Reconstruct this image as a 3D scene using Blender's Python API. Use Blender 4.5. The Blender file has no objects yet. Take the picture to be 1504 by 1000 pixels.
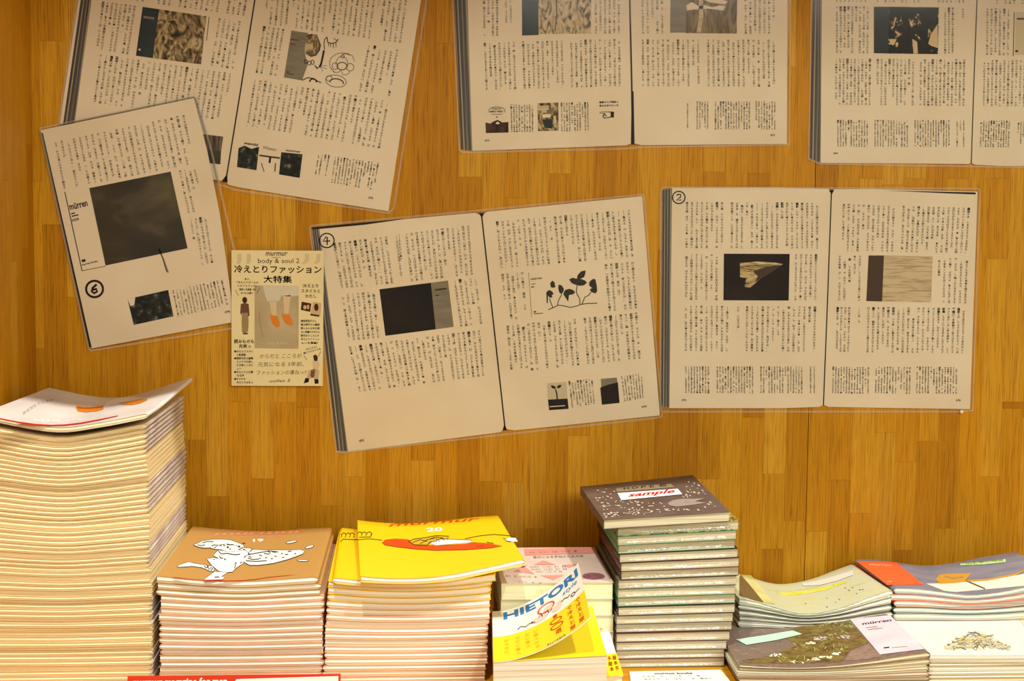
import bpy, math, random
import numpy as np
from mathutils import Matrix, Vector
from mathutils.geometry import tessellate_polygon

SC = bpy.context.scene
COL = SC.collection

# ------------------------------------------------------------------ camera
FPX = 50 / 36 * 1504.0
TH, PS, RO = math.radians(4.8), math.radians(4.0), math.radians(0.55)
CF = np.array([math.sin(PS) * math.cos(TH), math.cos(PS) * math.cos(TH), -math.sin(TH)])
_R0 = np.array([math.cos(PS), -math.sin(PS), 0.0])
_U0 = np.cross(_R0, CF)
CR = math.cos(RO) * _R0 + math.sin(RO) * _U0
CU = -math.sin(RO) * _R0 + math.cos(RO) * _U0
CP = np.array([0.0, 0.0, 0.425])
cam = bpy.data.cameras.new('camera')
cam.lens = 50; cam.sensor_width = 36; cam.clip_start = 0.01
cam_o = bpy.data.objects.new('camera', cam)
m = Matrix.Identity(4)
for r in range(3):
    m[r][0], m[r][1], m[r][2], m[r][3] = CR[r], CU[r], -CF[r], CP[r]
cam_o.matrix_world = m
COL.objects.link(cam_o)
SC.camera = cam_o

# ------------------------------------------------------------------ world, lights, exposure
world = bpy.data.worlds.new('world'); SC.world = world
world.use_nodes = True
world.node_tree.nodes['Background'].inputs[0].default_value = (1.0, 0.88, 0.62, 1)
world.node_tree.nodes['Background'].inputs[1].default_value = 0.38

def look_at(o, loc, tgt):
    o.location = loc
    o.rotation_euler = (Vector(tgt) - Vector(loc)).to_track_quat('-Z', 'Y').to_euler()

def spot(name, loc, tgt, energy, color, size_deg, blend, radius):
    l = bpy.data.lights.new(name, 'SPOT'); l.energy = energy; l.color = color
    l.spot_size = math.radians(size_deg); l.spot_blend = blend; l.shadow_soft_size = radius
    o = bpy.data.objects.new(name, l); COL.objects.link(o); look_at(o, loc, tgt)

def area(name, loc, tgt, energy, color, sx, sy):
    l = bpy.data.lights.new(name, 'AREA'); l.energy = energy; l.color = color
    l.shape = 'RECTANGLE'; l.size = sx; l.size_y = sy
    o = bpy.data.objects.new(name, l); COL.objects.link(o); look_at(o, loc, tgt)

spot('ceiling_spot', (-0.15, 0.50, 1.9), (-0.12, 1.3, 0.1), 105, (1.0, 0.95, 0.84), 70, 0.6, 0.035)
spot('ceiling_spot', (0.70, 0.50, 1.9), (0.60, 1.3, 0.1), 100, (1.0, 0.97, 0.90), 70, 0.6, 0.035)
area('shop_window', (1.3, -1.7, 1.60), (0.1, 1.5, 0.2), 54, (1.0, 0.99, 0.82), 2.2, 0.9)

SC.view_settings.view_transform = 'Standard'
SC.view_settings.look = 'None'
SC.view_settings.gamma = 1.0
SC.view_settings.use_curve_mapping = False
SC.view_settings.exposure = 0.0

# ------------------------------------------------------------------ geometry helpers
def ray(px, py):
    return CF + CR * ((px - 752) / FPX) - CU * ((py - 500) / FPX)
def on_y(px, py, y):
    d = ray(px, py); return CP + d * ((y - CP[1]) / d[1])
def on_z(px, py, z):
    d = ray(px, py); return CP + d * ((z - CP[2]) / d[2])

def tag(o, label=None, cat=None, group=None, kind=None):
    if label: o['label'] = label
    if cat: o['category'] = cat
    if group: o['group'] = group
    if kind: o['kind'] = kind
    return o

def empty(name, loc):
    o = bpy.data.objects.new(name, None); o.location = loc; o.empty_display_size = 0.02
    COL.objects.link(o); return o

def mesh_obj(name, verts, faces, mat, parent=None, smooth=False, matidx=None):
    """verts in world space; the parent is an unrotated Empty."""
    V = np.asarray(verts, dtype=np.float64).reshape(-1, 3)
    if parent is not None:
        off = np.array(parent.location)
        if parent.parent is not None: off = off + np.array(parent.parent.location)
        V = V - off
    me = bpy.data.meshes.new(name)
    if isinstance(faces, np.ndarray):
        n = len(faces)
        me.vertices.add(len(V)); me.vertices.foreach_set('co', V.astype(np.float32).ravel())
        me.loops.add(n * 3); me.loops.foreach_set('vertex_index', faces.astype(np.int32).ravel())
        me.polygons.add(n); me.polygons.foreach_set('loop_start', np.arange(0, n * 3, 3, dtype=np.int32))
        me.update(calc_edges=True)
    else:
        me.from_pydata(V.tolist(), [], faces); me.update()
    for mm in (mat if isinstance(mat, (list, tuple)) else [mat]): me.materials.append(mm)
    if matidx is not None: me.polygons.foreach_set('material_index', matidx)
    if smooth:
        me.polygons.foreach_set('use_smooth', [True] * len(me.polygons))
    o = bpy.data.objects.new(name, me); COL.objects.link(o)
    if parent is not None: o.parent = parent
    return o

# ------------------------------------------------------------------ materials
MATS = {}
def srgb(r, g, b):
    f = lambda c: (c / 255 / 12.92) if c <= 10 else ((c / 255 + 0.055) / 1.055) ** 2.4
    return (f(r), f(g), f(b))

def new_mat(name):
    mt = bpy.data.materials.new(name); mt.use_nodes = True
    nt = mt.node_tree; return mt, nt, nt.nodes['Principled BSDF']

def flat(name, col, rough=0.6, spec=0.15):
    if name in MATS: return MATS[name]
    mt, nt, p = new_mat(name)
    p.inputs['Base Color'].default_value = (*col, 1); p.inputs['Roughness'].default_value = rough
    p.inputs['Specular IOR Level'].default_value = spec
    MATS[name] = mt; return mt

def N(nt, kind, **kw):
    n = nt.nodes.new(kind)
    for k, v in kw.items():
        if k in n.inputs.keys(): n.inputs[k].default_value = v
        else: setattr(n, k, v)
    return n

def ramp(nt, fac, stops):
    r = nt.nodes.new('ShaderNodeValToRGB')
    els = r.color_ramp.elements
    while len(els) < len(stops): els.new(0.5)
    for e, (pos, c) in zip(els, stops):
        e.position = pos; e.color = (*c, 1)
    nt.links.new(fac, r.inputs[0]); return r.outputs[0]

def pos_map(nt, scale, coord='pos', rot=(0, 0, 0)):
    if coord == 'pos':
        src = nt.nodes.new('ShaderNodeNewGeometry').outputs['Position']
    else:
        src = nt.nodes.new('ShaderNodeTexCoord').outputs['Object']
    mp = nt.nodes.new('ShaderNodeMapping'); mp.inputs['Scale'].default_value = scale
    mp.inputs['Rotation'].default_value = rot
    nt.links.new(src, mp.inputs[0]); return mp.outputs[0]

def noise_mat(name, scale, stops, nscale=1.0, detail=3.0, rough=0.6, dist=0.0, spec=0.12, rot=(0, 0, 0), nrough=0.55):
    if name in MATS: return MATS[name]
    mt, nt, p = new_mat(name)
    v = pos_map(nt, scale, rot=rot)
    n = N(nt, 'ShaderNodeTexNoise', Scale=nscale, Detail=detail, Distortion=dist, Roughness=nrough)
    nt.links.new(v, n.inputs['Vector'])
    nt.links.new(ramp(nt, n.outputs['Fac'], stops), p.inputs['Base Color'])
    p.inputs['Roughness'].default_value = rough; p.inputs['Specular IOR Level'].default_value = spec
    MATS[name] = mt; return mt

def wood_material(name, axis):
    """grain runs along z (axis 'z') or along x (axis 'x'); base tone from the object's own colour"""
    mt, nt, p = new_mat(name)
    L = nt.links
    oi = nt.nodes.new('ShaderNodeObjectInfo')
    geo = nt.nodes.new('ShaderNodeNewGeometry')
    addv = N(nt, 'ShaderNodeVectorMath', operation='MULTIPLY_ADD')
    comb = nt.nodes.new('ShaderNodeCombineXYZ')
    for i in range(3): L.new(oi.outputs['Random'], comb.inputs[i])
    L.new(comb.outputs[0], addv.inputs[0]); addv.inputs[1].default_value = (7.3, 3.1, 11.7)
    L.new(geo.outputs['Position'], addv.inputs[2])
    def stretched(sx, sl, detail, dist=0.0, rough=0.6):
        mp = nt.nodes.new('ShaderNodeMapping')
        mp.inputs['Scale'].default_value = (sx, sx, sl) if axis == 'z' else (sl, sx, sx)
        L.new(addv.outputs[0], mp.inputs[0])
        n = N(nt, 'ShaderNodeTexNoise', Scale=1.0, Detail=detail, Distortion=dist, Roughness=rough)
        L.new(mp.outputs[0], n.inputs['Vector']); return n.outputs['Fac']
    broad = stretched(110, 5.0, 2.0, 0.6)
    grain = stretched(620, 14.0, 3.0, 0.2)
    pores = stretched(1250, 26.0, 1.0)
    g1 = ramp(nt, broad, [(0.3, (0.94, 0.93, 0.91)), (0.7, (1.05, 1.05, 1.06))])
    g2 = ramp(nt, grain, [(0.32, (0.82, 0.79, 0.74)), (0.52, (1.0, 1.0, 1.0)), (0.75, (1.06, 1.07, 1.08))])
    g3 = ramp(nt, pores, [(0.32, (0.66, 0.60, 0.52)), (0.44, (1, 1, 1))])
    cur = oi.outputs['Color']
    for g in (g1, g2, g3):
        mx = N(nt, 'ShaderNodeMix', data_type='RGBA', blend_type='MULTIPLY')
        mx.inputs[0].default_value = 1.0
        L.new(cur, mx.inputs[6]); L.new(g, mx.inputs[7]); cur = mx.outputs[2]
    L.new(cur, p.inputs['Base Color'])
    p.inputs['Roughness'].default_value = 0.45; p.inputs['Specular IOR Level'].default_value = 0.15
    b = N(nt, 'ShaderNodeBump', Strength=0.12, Distance=0.0004)
    L.new(pores, b.inputs['Height']); L.new(b.outputs[0], p.inputs['Normal'])
    return mt

WOOD_V = wood_material('oak_laminate_upright', 'z')
WOOD_H = wood_material('oak_laminate_level', 'x')
JOINT = flat('joint_dark', srgb(70, 42, 14), 0.8)

def page_mat(name, c1, c2, dens=2600):
    if name in MATS: return MATS[name]
    mt, nt, p = new_mat(name)
    v = pos_map(nt, (6, 6, dens))
    n = N(nt, 'ShaderNodeTexNoise', Scale=1.0, Detail=2.0)
    nt.links.new(v, n.inputs['Vector'])
    nt.links.new(ramp(nt, n.outputs['Fac'], [(0.35, c1), (0.62, c2)]), p.inputs['Base Color'])
    p.inputs['Roughness'].default_value = 0.8; p.inputs['Specular IOR Level'].default_value = 0.15
    MATS[name] = mt; return mt

def film_mat(name, fac, rough, bump=0.0, bscale=60.0, tint=(1, 1, 1)):
    if name in MATS: return MATS[name]
    mt = bpy.data.materials.new(name); mt.use_nodes = True
    nt = mt.node_tree; nt.nodes.clear()
    out = nt.nodes.new('ShaderNodeOutputMaterial')
    tr = N(nt, 'ShaderNodeBsdfTransparent'); tr.inputs[0].default_value = (*tint, 1)
    gl = N(nt, 'ShaderNodeBsdfGlossy', Roughness=rough)
    mx = nt.nodes.new('ShaderNodeMixShader')
    mx.inputs[0].default_value = fac
    nt.links.new(tr.outputs[0], mx.inputs[1]); nt.links.new(gl.outputs[0], mx.inputs[2])
    if bump:
        v = pos_map(nt, (bscale, bscale * 0.4, bscale * 2.2))
        n = N(nt, 'ShaderNodeTexNoise', Scale=1.0, Detail=3.0, Distortion=1.5)
        nt.links.new(v, n.inputs['Vector'])
        b = N(nt, 'ShaderNodeBump', Strength=bump, Distance=0.004)
        nt.links.new(n.outputs['Fac'], b.inputs['Height'])
        nt.links.new(b.outputs[0], gl.inputs['Normal'])
    nt.links.new(mx.outputs[0], out.inputs[0])
    MATS[name] = mt; return mt

FILM = film_mat('laminate_film', 0.010, 0.12)
WRAP = film_mat('shrink_wrap', 0.11, 0.2, 0.5, 55.0)
def haze_mat():
    mt = bpy.data.materials.new('sealed_rim'); mt.use_nodes = True
    nt = mt.node_tree; nt.nodes.clear()
    out = nt.nodes.new('ShaderNodeOutputMaterial'); tr = nt.nodes.new('ShaderNodeBsdfTransparent'); df = nt.nodes.new('ShaderNodeBsdfDiffuse')
    df.inputs[0].default_value = (0.85, 0.78, 0.68, 1)
    mx = nt.nodes.new('ShaderNodeMixShader'); mx.inputs[0].default_value = 0.24
    nt.links.new(tr.outputs[0], mx.inputs[1]); nt.links.new(df.outputs[0], mx.inputs[2]); nt.links.new(mx.outputs[0], out.inputs[0])
    return mt
RIM = haze_mat()
INK = flat('ink', srgb(38, 32, 26), 0.6)
INK_SOFT = flat('ink_soft', srgb(62, 54, 44), 0.6)
MARKER = flat('marker', srgb(26, 22, 20), 0.5)
PAPER = noise_mat('copy_paper', (14, 14, 14), [(0.3, srgb(228, 210, 182)), (0.7, srgb(236, 220, 194))], 1.0, 3.0, 0.55)

# ------------------------------------------------------------------ the setting
WALL_Y = 1.53
WALL_X = -0.398
CUBE_V = [(x, y, z) for x in (0, 1) for y in (0, 1) for z in (0, 1)]
CUBE_F = [(0, 1, 3, 2), (4, 6, 7, 5), (0, 4, 5, 1), (2, 3, 7, 6), (0, 2, 6, 4), (1, 5, 7, 3)]
plank_mesh = {}
for key, mt in (('z', WOOD_V), ('x', WOOD_H)):
    me = bpy.data.meshes.new('plank'); me.from_pydata(CUBE_V, [], CUBE_F); me.materials.append(mt); plank_mesh[key] = me

rng = random.Random(11)
TONES = [(201, 140, 22), (207, 147, 27), (193, 132, 17), (211, 153, 36), (202, 140, 20), (187, 126, 16), (204, 142, 21), (213, 157, 43)]
def tone(r, k=None):
    c = TONES[k] if k is not None else r.choice(TONES)
    j = r.uniform(-5, 5)
    return (*srgb(c[0] + j, c[1] + j, c[2] + j * 0.6), 1)

def plank(parent, x0, x1, y0, y1, z0, z1, key, color):
    o = bpy.data.objects.new('plank', plank_mesh[key])
    o.parent = parent
    o.location = Vector((x0, y0, z0)) - parent.location; o.scale = (x1 - x0, y1 - y0, z1 - z0)
    o.color = color; COL.objects.link(o); return o

def box(name, x0, x1, y0, y1, z0, z1, mat, parent=None):
    V = [((x0, x1)[i], (y0, y1)[j], (z0, z1)[k]) for i in (0, 1) for j in (0, 1) for k in (0, 1)]
    return mesh_obj(name, V, CUBE_F, mat, parent)

wall = tag(box('wall_back', WALL_X - 0.03, 0.93, WALL_Y + 0.004, WALL_Y + 0.02, -0.02, 0.92, JOINT), 'oak laminate board behind the magazines, made of glued upright strips', kind='structure')
seam_x = on_y(1187, 640, WALL_Y)[0]
SW = 0.0243
i0 = int(math.floor((WALL_X - seam_x) / SW)); i1 = int(math.ceil((0.93 - seam_x) / SW))
# end joints that can be read in the photograph: (px, py)
JOINTS = [(348, 590), (286, 646), (312, 729), (384, 703), (444, 598), (475, 743), (622, 676), (750, 708), (790, 776), (1106, 613),
          (1143, 696), (1240, 705), (1320, 678), (1365, 648), (1440, 700), (1480, 600), (1174, 765), (640, 63), (1160, 98), (1262, 262),
          (1350, 262), (1480, 262), (1400, 262), (700, 260), (820, 255), (1400, 240), (1330, 242), (1470, 380), (1494, 590), (590, 330),
          (300, 400), (360, 350), (60, 512), (90, 330), (70, 60), (1140, 806), (1210, 780), (1310, 808), (1380, 776), (520, 700)]
jmap = {}
for px, py in JOINTS:
    p = on_y(px, py, WALL_Y); jmap.setdefault(int(math.floor((p[0] - seam_x) / SW)), []).append(p[2])
prev = None
for i in range(i0, i1):
    xa, xb = seam_x + i * SW, seam_x + (i + 1) * SW
    xa += 0.0016 * math.sin(i * 12.9) if i not in (0, ) else 0.0004
    xb += 0.0016 * math.sin((i + 1) * 12.9) if i + 1 != 0 else -0.0003
    xa = max(xa, WALL_X); xb = min(xb, 0.93)
    if xb - xa < 0.004: continue
    cuts = sorted(jmap.get(i, []))
    z = -0.02 + rng.uniform(0.05, 0.25); rc = []
    while z < 0.9:
        if all(abs(z - c) > 0.13 for c in cuts): rc.append(z)
        z += rng.uniform(0.24, 0.42)
    zs = [-0.02] + sorted(cuts + rc) + [0.92]
    for a, b in zip(zs[:-1], zs[1:]):
        k = rng.randrange(len(TONES))
        while k == prev: k = rng.randrange(len(TONES))
        prev = k
        dy = rng.uniform(0, 0.00012)
        plank(wall, xa + 0.00006, xb - 0.00006, WALL_Y + dy, WALL_Y + 0.0045, a + 0.00008, b - 0.00008, 'z', tone(rng, k))

wl = tag(box('wall_left', WALL_X - 0.02, WALL_X - 0.004, 1.06, WALL_Y + 0.004, -0.02, 0.92, WOOD_V), 'oak laminate side panel of the shelf unit beside the tall stack', kind='structure')
wl.color = (*srgb(186, 126, 20), 1)
yb = WALL_Y
j = 0
while yb > 1.07:
    ya = max(1.06, yb - 0.0225)
    zs = [-0.02] + sorted([rng.uniform(0.1, 0.3), rng.uniform(0.36, 0.55), rng.uniform(0.62, 0.8)]) + [0.92]
    for a, b in zip(zs[:-1], zs[1:]):
        plank(wl, WALL_X - 0.0045, WALL_X - rng.uniform(0, 0.00012), ya + 0.00006, yb - 0.00006, a, b - 0.00015, 'z', tone(rng))
    yb = ya; j += 1

fl = tag(box('floor', WALL_X - 0.02, 0.93, 1.06, WALL_Y + 0.004, -0.024, -0.004, WOOD_H), 'oak laminate shelf board the stacks of magazines stand on', kind='structure')
fl.color = (*srgb(190, 130, 20), 1)
yb = WALL_Y
while yb > 1.07:
    ya = max(1.06, yb - 0.026)
    xs = [WALL_X] + sorted([rng.uniform(-0.2, 0.1), rng.uniform(0.2, 0.5), rng.uniform(0.6, 0.8)]) + [0.93]
    for a, b in zip(xs[:-1], xs[1:]):
        plank(fl, a, b - 0.00015, ya + 0.00006, yb - 0.00006, -0.0045, -0.0001, 'x', tone(rng))
    yb = ya

tb = tag(box('unseen_top_board', WALL_X - 0.02, 0.93, 1.12, WALL_Y + 0.004, 0.772, 0.790, WOOD_H), 'unseen oak laminate shelf board overhead, added to shade the pinned sheets', kind='structure')  # unseen board added overhead, its depth set to shade the back wall
tb.color = (*srgb(190, 130, 20), 1)
yb = WALL_Y
while yb > 1.125:
    ya = max(1.12, yb - 0.033)
    xs = [WALL_X] + sorted([rng.uniform(-0.2, 0.1), rng.uniform(0.2, 0.5), rng.uniform(0.6, 0.8)]) + [0.93]
    for a, b in zip(xs[:-1], xs[1:]):
        plank(tb, a, b - 0.00015, ya + 0.00006, yb - 0.00006, 0.768, 0.7725, 'x', tone(rng))
    yb = ya

# ------------------------------------------------------------------ text
GL = {}
def text2d(s, bold=0.0, res=1):
    """verts (n,2) in em, triangles, total width"""
    key = (s, bold, res)
    if key in GL: return GL[key]
    c = bpy.data.curves.new('t', 'FONT'); c.body = s; c.resolution_u = res; c.fill_mode = 'FRONT'; c.offset = bold
    o = bpy.data.objects.new('t', c); COL.objects.link(o)
    dg = bpy.context.evaluated_depsgraph_get()
    me = bpy.data.meshes.new_from_object(o.evaluated_get(dg)); me.calc_loop_triangles()
    V = np.array([v.co[:2] for v in me.vertices], dtype=np.float64).reshape(-1, 2)
    T = np.array([t.vertices[:] for t in me.loop_triangles], dtype=np.int64).reshape(-1, 3)
    bpy.data.objects.remove(o); bpy.data.curves.remove(c); bpy.data.meshes.remove(me)
    GL[key] = (V, T, V[:, 0].max() if len(V) else 0.5); return GL[key]

KANA = 'あいうえおかがきくけこさしすせそただちつてでとなにのはばひふまみめもやよらりるれろわをんっアイカクスタテトナノマメラリルレン'
KANJI = '本山人年日出来生見行中時分気手雑誌自編集思月大小'
KBOLD = '若菜服部編'

class Printer:
    """collects flat print in photograph pixels and lays it on a surface: to3d(P (n,2), layer) -> (n,3)"""
    def __init__(self, root, to3d, T=(1.0, 0.0, 0.0), split=None):
        self.root, self.to3d, self.T, self.split = root, to3d, T, split
        self.acc = {}; self.n = 0
    def px(self, P):
        P = np.asarray(P, dtype=np.float64).reshape(-1, 2)
        return P / self.T[0] + np.array([self.T[1], self.T[2]])
    def add(self, name, mat, layer, V, F, raw=False, single=False):
        if not raw: V = self.px(V)
        V = np.asarray(V, dtype=np.float64); F = np.asarray(F, dtype=np.int64).reshape(-1, 3)
        if self.split:
            for _ in range(6):
                e = np.max([np.linalg.norm(V[F[:, a]] - V[F[:, (a + 1) % 3]], axis=1) for a in range(3)], axis=0)
                big = e > self.split
                if not big.any(): break
                keep = F[~big]; B = F[big]; n0 = len(V); nb = len(B)
                mid = [(V[B[:, a]] + V[B[:, (a + 1) % 3]]) / 2 for a in range(3)]
                V = np.vstack([V] + mid)
                a, b, c = (n0 + np.arange(nb) + k * nb for k in range(3))
                F = np.vstack([keep, np.c_[B[:, 0], a, c], np.c_[a, B[:, 1], b], np.c_[c, b, B[:, 2]], np.c_[a, b, c]])
        if single: self.n += 1
        g = self.acc.setdefault((name, mat.name, layer, self.n if single else 0), [mat, 0, [], []])
        g[2].append(V); g[3].append(F + g[1]); g[1] += len(V)
    def poly(self, pts, mat, layer=1, name='printed_shape', single=True):
        T = tessellate_polygon([[Vector((p[0], p[1], 0)) for p in pts]])
        self.add(name, mat, layer, pts, T, single=single)
    def ellipse(self, cx, cy, rx, ry, mat, layer=1, rot=0.0, name='printed_shape', n=18):
        c, s = math.cos(rot), math.sin(rot)
        pts = [(cx + rx * math.cos(a) * c - ry * math.sin(a) * s, cy + rx * math.cos(a) * s + ry * math.sin(a) * c)
               for a in (2 * math.pi * k / n for k in range(n))]
        self.poly(pts, mat, layer, name, single=False)
    def stroke(self, pts, wd, mat, layer=2, closed=False, name='printed_line', taper=False):
        P = np.asarray(pts, dtype=np.float64)
        if closed: P = np.vstack([P, P[:1]])
        d = np.gradient(P, axis=0); d /= (np.linalg.norm(d, axis=1)[:, None] + 1e-9)
        n = np.c_[-d[:, 1], d[:, 0]] * wd / 2
        if taper: n = n * (0.25 + 0.75 * np.sin(np.linspace(0, math.pi, len(P))))[:, None]
        V = np.vstack([P + n, P - n]); k = len(P)
        F = [f for i in range(k - 1) for f in ((i, i + 1, k + i + 1), (i, k + i + 1, k + i))]
        self.add(name, mat, layer, V, F)
    def ring(self, cx, cy, rx, ry, wd, mat, layer=2, rot=0.0, name='printed_line', n=22, a0=0.0, a1=2 * math.pi):
        c, s = math.cos(rot), math.sin(rot)
        self.stroke([(cx + rx * math.cos(a) * c - ry * math.sin(a) * s, cy + rx * math.cos(a) * s + ry * math.sin(a) * c)
                     for a in (a0 + (a1 - a0) * k / n for k in range(n + 1))], wd, mat, layer, name=name)
    def text(self, s, p0, p1, h, mat, layer=2, bold=0.0, shear=0.0, name='printed_text', res=2, up=None):
        """string fitted from baseline start p0 to baseline end p1, cap height about 0.7 h"""
        cjk = bold > 0.015 and any(ord(ch) > 0x2E80 for ch in s)
        V, F, w = text2d(s, 0.0 if cjk else bold, res)
        if cjk:                                             # heavier strokes without closing the counters
            b_ = bold * 0.62
            V = np.vstack([V + np.array(o_) for o_ in ((-b_, 0), (b_, 0), (0, -b_), (0, b_))]); n_ = len(V) // 4
            F = np.vstack([F + k_ * n_ for k_ in range(4)])
        p0, p1 = np.array(p0, float), np.array(p1, float)
        ex = (p1 - p0) / w
        if up is None:
            u = np.array([ex[1], -ex[0]]); u = u / np.linalg.norm(u)
        else: u = np.array(up, float)
        X = V[:, :1] + shear * V[:, 1:]
        self.add(name, mat, layer, p0 + X * ex + V[:, 1:] * u * h, F)
    def block(self, tl, tr, br, bl, ncol, nrow, seed, mat=None, bold=0.012, dense=0.95, skip=(), name='printed_text', heavy=0.25):
        """vertical Japanese body text filling a quadrilateral"""
        r = random.Random(seed)
        tl, tr, br, bl = (np.array(q, float) for q in (tl, tr, br, bl))
        P = lambda s, t: (tl * (1 - s) + tr * s) * (1 - t) + (bl * (1 - s) + br * s) * t
        Vs, Fs, off = [], [], 0
        for c in range(ncol):
            if c in skip: continue
            s = (c + 0.5) / ncol if ncol > 1 else 0.5
            hd = (bl - tl) * (1 - s) + (br - tr) * s
            dn = hd / nrow; cell = np.linalg.norm(dn)
            dn1 = dn / cell; rt = np.array([-dn1[1], dn1[0]]) * -1.0
            if rt[0] < 0: rt = -rt
            end = nrow if r.random() < dense * 0.86 else int(nrow * r.uniform(0.35, 1.0))
            start = 0
            if r.random() < 0.12: start = 1
            first = r.random()
            for k in range(start, end):
                bb = bold
                if first < 0.14 and k < 2: ch = r.choice(KBOLD); bb = 0.045
                elif first < 0.26 and k < 2: ch = '|'
                else:
                    q = r.random()
                    if q < 0.05: continue
                    ch = r.choice('、。') if q < 0.11 else (r.choice(KANJI) if q < 0.11 + heavy else r.choice(KANA))
                V, F, w = text2d(ch, bb, 1)
                if ch == '|': cx = 0.12
                else: cx = 0.5
                o = P(s, (k + 0.5) / nrow)
                sz = cell * 0.98
                Vs.append(o + (V[:, :1] - cx) * rt * sz - (V[:, 1:] - 0.38) * dn1 * sz)
                Fs.append(F + off); off += len(V)
        if Vs: self.add(name, mat or INK, 2, np.vstack(Vs), np.vstack(Fs))
    def flush(self, parent=None, labels=None):
        for (name, mn, layer, _), (mat, n, Vs, Fs) in self.acc.items():
            V = np.vstack(Vs); F = np.vstack(Fs)
            W = self.to3d(V, layer)
            # make faces look at the viewer's side
            a, b, c = W[F[:, 0]], W[F[:, 1]], W[F[:, 2]]
            nr = np.cross(b - a, c - a); flip = (nr * (CP - a)).sum(1) < 0
            F[flip] = F[flip][:, ::-1]
            o = mesh_obj(name, W, F.copy(), mat, parent or self.root)
            if len(Vs) > 1 or name == 'printed_text': o['kind'] = 'stuff'
        self.acc = {}

def vray(P):
    return CF[None, :] + np.outer((P[:, 0] - 752) / FPX, CR) - np.outer((P[:, 1] - 500) / FPX, CU)

# ------------------------------------------------------------------ laminated copies pinned to the wall
PIC = {
    'dark': noise_mat('picture_dark', (30, 30, 30), [(0.3, srgb(22, 17, 18)), (0.75, srgb(44, 34, 28))], 1.0, 4.0, 0.5),
    'mist': noise_mat('picture_mist', (14, 14, 22), [(0.25, srgb(44, 42, 42)), (0.5, srgb(66, 60, 50)), (0.8, srgb(118, 106, 80))], 1.0, 4.0, 0.5, 0.6),
    'etch': noise_mat('picture_etching', (90, 90, 55), [(0.36, srgb(52, 44, 34)), (0.5, srgb(134, 114, 82)), (0.64, srgb(204, 180, 136))], 1.0, 4.0, 0.6, 2.6),
    'speck': noise_mat('picture_speckled', (160, 160, 80), [(0.36, srgb(84, 76, 62)), (0.47, srgb(190, 168, 130)), (0.6, srgb(216, 194, 154))], 1.0, 4.0, 0.6, 1.6),
    'veg': noise_mat('picture_leaves', (130, 130, 40), [(0.36, srgb(74, 60, 42)), (0.5, srgb(120, 100, 72)), (0.66, srgb(166, 142, 106))], 1.0, 4.0, 0.6, 1.4),
    'grey': noise_mat('picture_grey', (40, 40, 200), [(0.3, srgb(120, 112, 98)), (0.7, srgb(140, 130, 112))], 1.0, 2.0),
    'tree': noise_mat('picture_tree', (150, 150, 110), [(0.50, srgb(34, 34, 34)), (0.58, srgb(74, 62, 44)), (0.64, srgb(222, 196, 150))], 1.0, 3.0, 0.6, 1.0),
    'slate': noise_mat('picture_slate', (40, 40, 40), [(0.3, srgb(44, 52, 58)), (0.7, srgb(58, 64, 66))]),
    'sand': noise_mat('picture_sand', (30, 30, 420), [(0.36, srgb(172, 146, 116)), (0.55, srgb(210, 190, 152))], 1.0, 3.0, 0.6, 1.2),
    'rain': noise_mat('picture_rain', (500, 500, 30), [(0.3, srgb(28, 26, 26)), (0.75, srgb(140, 120, 96))], 1.0, 2.0),
    'wood': noise_mat('picture_forest', (200, 200, 200), [(0.42, srgb(26, 28, 28)), (0.62, srgb(54, 58, 54)), (0.78, srgb(170, 150, 118))], 1.0, 3.0),
    'brown': flat('picture_brown', srgb(74, 58, 46)),
}
EDGE_STRIPES = None
def stripes_mat():
    mt, nt, p = new_mat('copied_page_edges')
    tc = nt.nodes.new('ShaderNodeUVMap')
    n = N(nt, 'ShaderNodeTexNoise', Scale=1.0, Detail=3.0)
    mp = nt.nodes.new('ShaderNodeMapping'); mp.inputs['Scale'].default_value = (6.0, 0.4, 1)
    nt.links.new(tc.outputs[0], mp.inputs[0]); nt.links.new(mp.outputs[0], n.inputs['Vector'])
    nt.links.new(ramp(nt, n.outputs['Fac'], [(0.34, srgb(30, 28, 30)), (0.5, srgb(74, 70, 68)), (0.60, srgb(176, 160, 130)), (0.68, srgb(88, 84, 80))]), p.inputs['Base Color'])
    p.inputs['Roughness'].default_value = 0.6
    return mt
EDGES = stripes_mat()

def slab(name, pts_px, T, y, thick, mat, root):
    """flat sheet parallel to the wall, outline given in pixels, y is its front face"""
    P = np.asarray(pts_px, float) / T[0] + np.array([T[1], T[2]])
    W = np.array([on_y(a, b, y) for a, b in P]); n = len(W)
    B = W.copy(); B[:, 1] = y + thick
    V = np.vstack([W, B])
    tri = tessellate_polygon([[Vector((p[0], p[2], 0)) for p in W]])
    F = []
    for a, b, c in tri:
        A = W[[a, b, c]]
        if np.cross(A[1] - A[0], A[2] - A[0])[1] > 0: a, c = c, a
        F += [(a, b, c), (c + n, b + n, a + n)]
    area2 = sum(W[i][0] * W[(i + 1) % n][2] - W[(i + 1) % n][0] * W[i][2] for i in range(n))
    for i in range(n):
        q = (i, i + n, (i + 1) % n + n, (i + 1) % n)
        F.append(q if area2 < 0 else q[::-1])
    return mesh_obj(name, V, F, mat, root)

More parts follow.
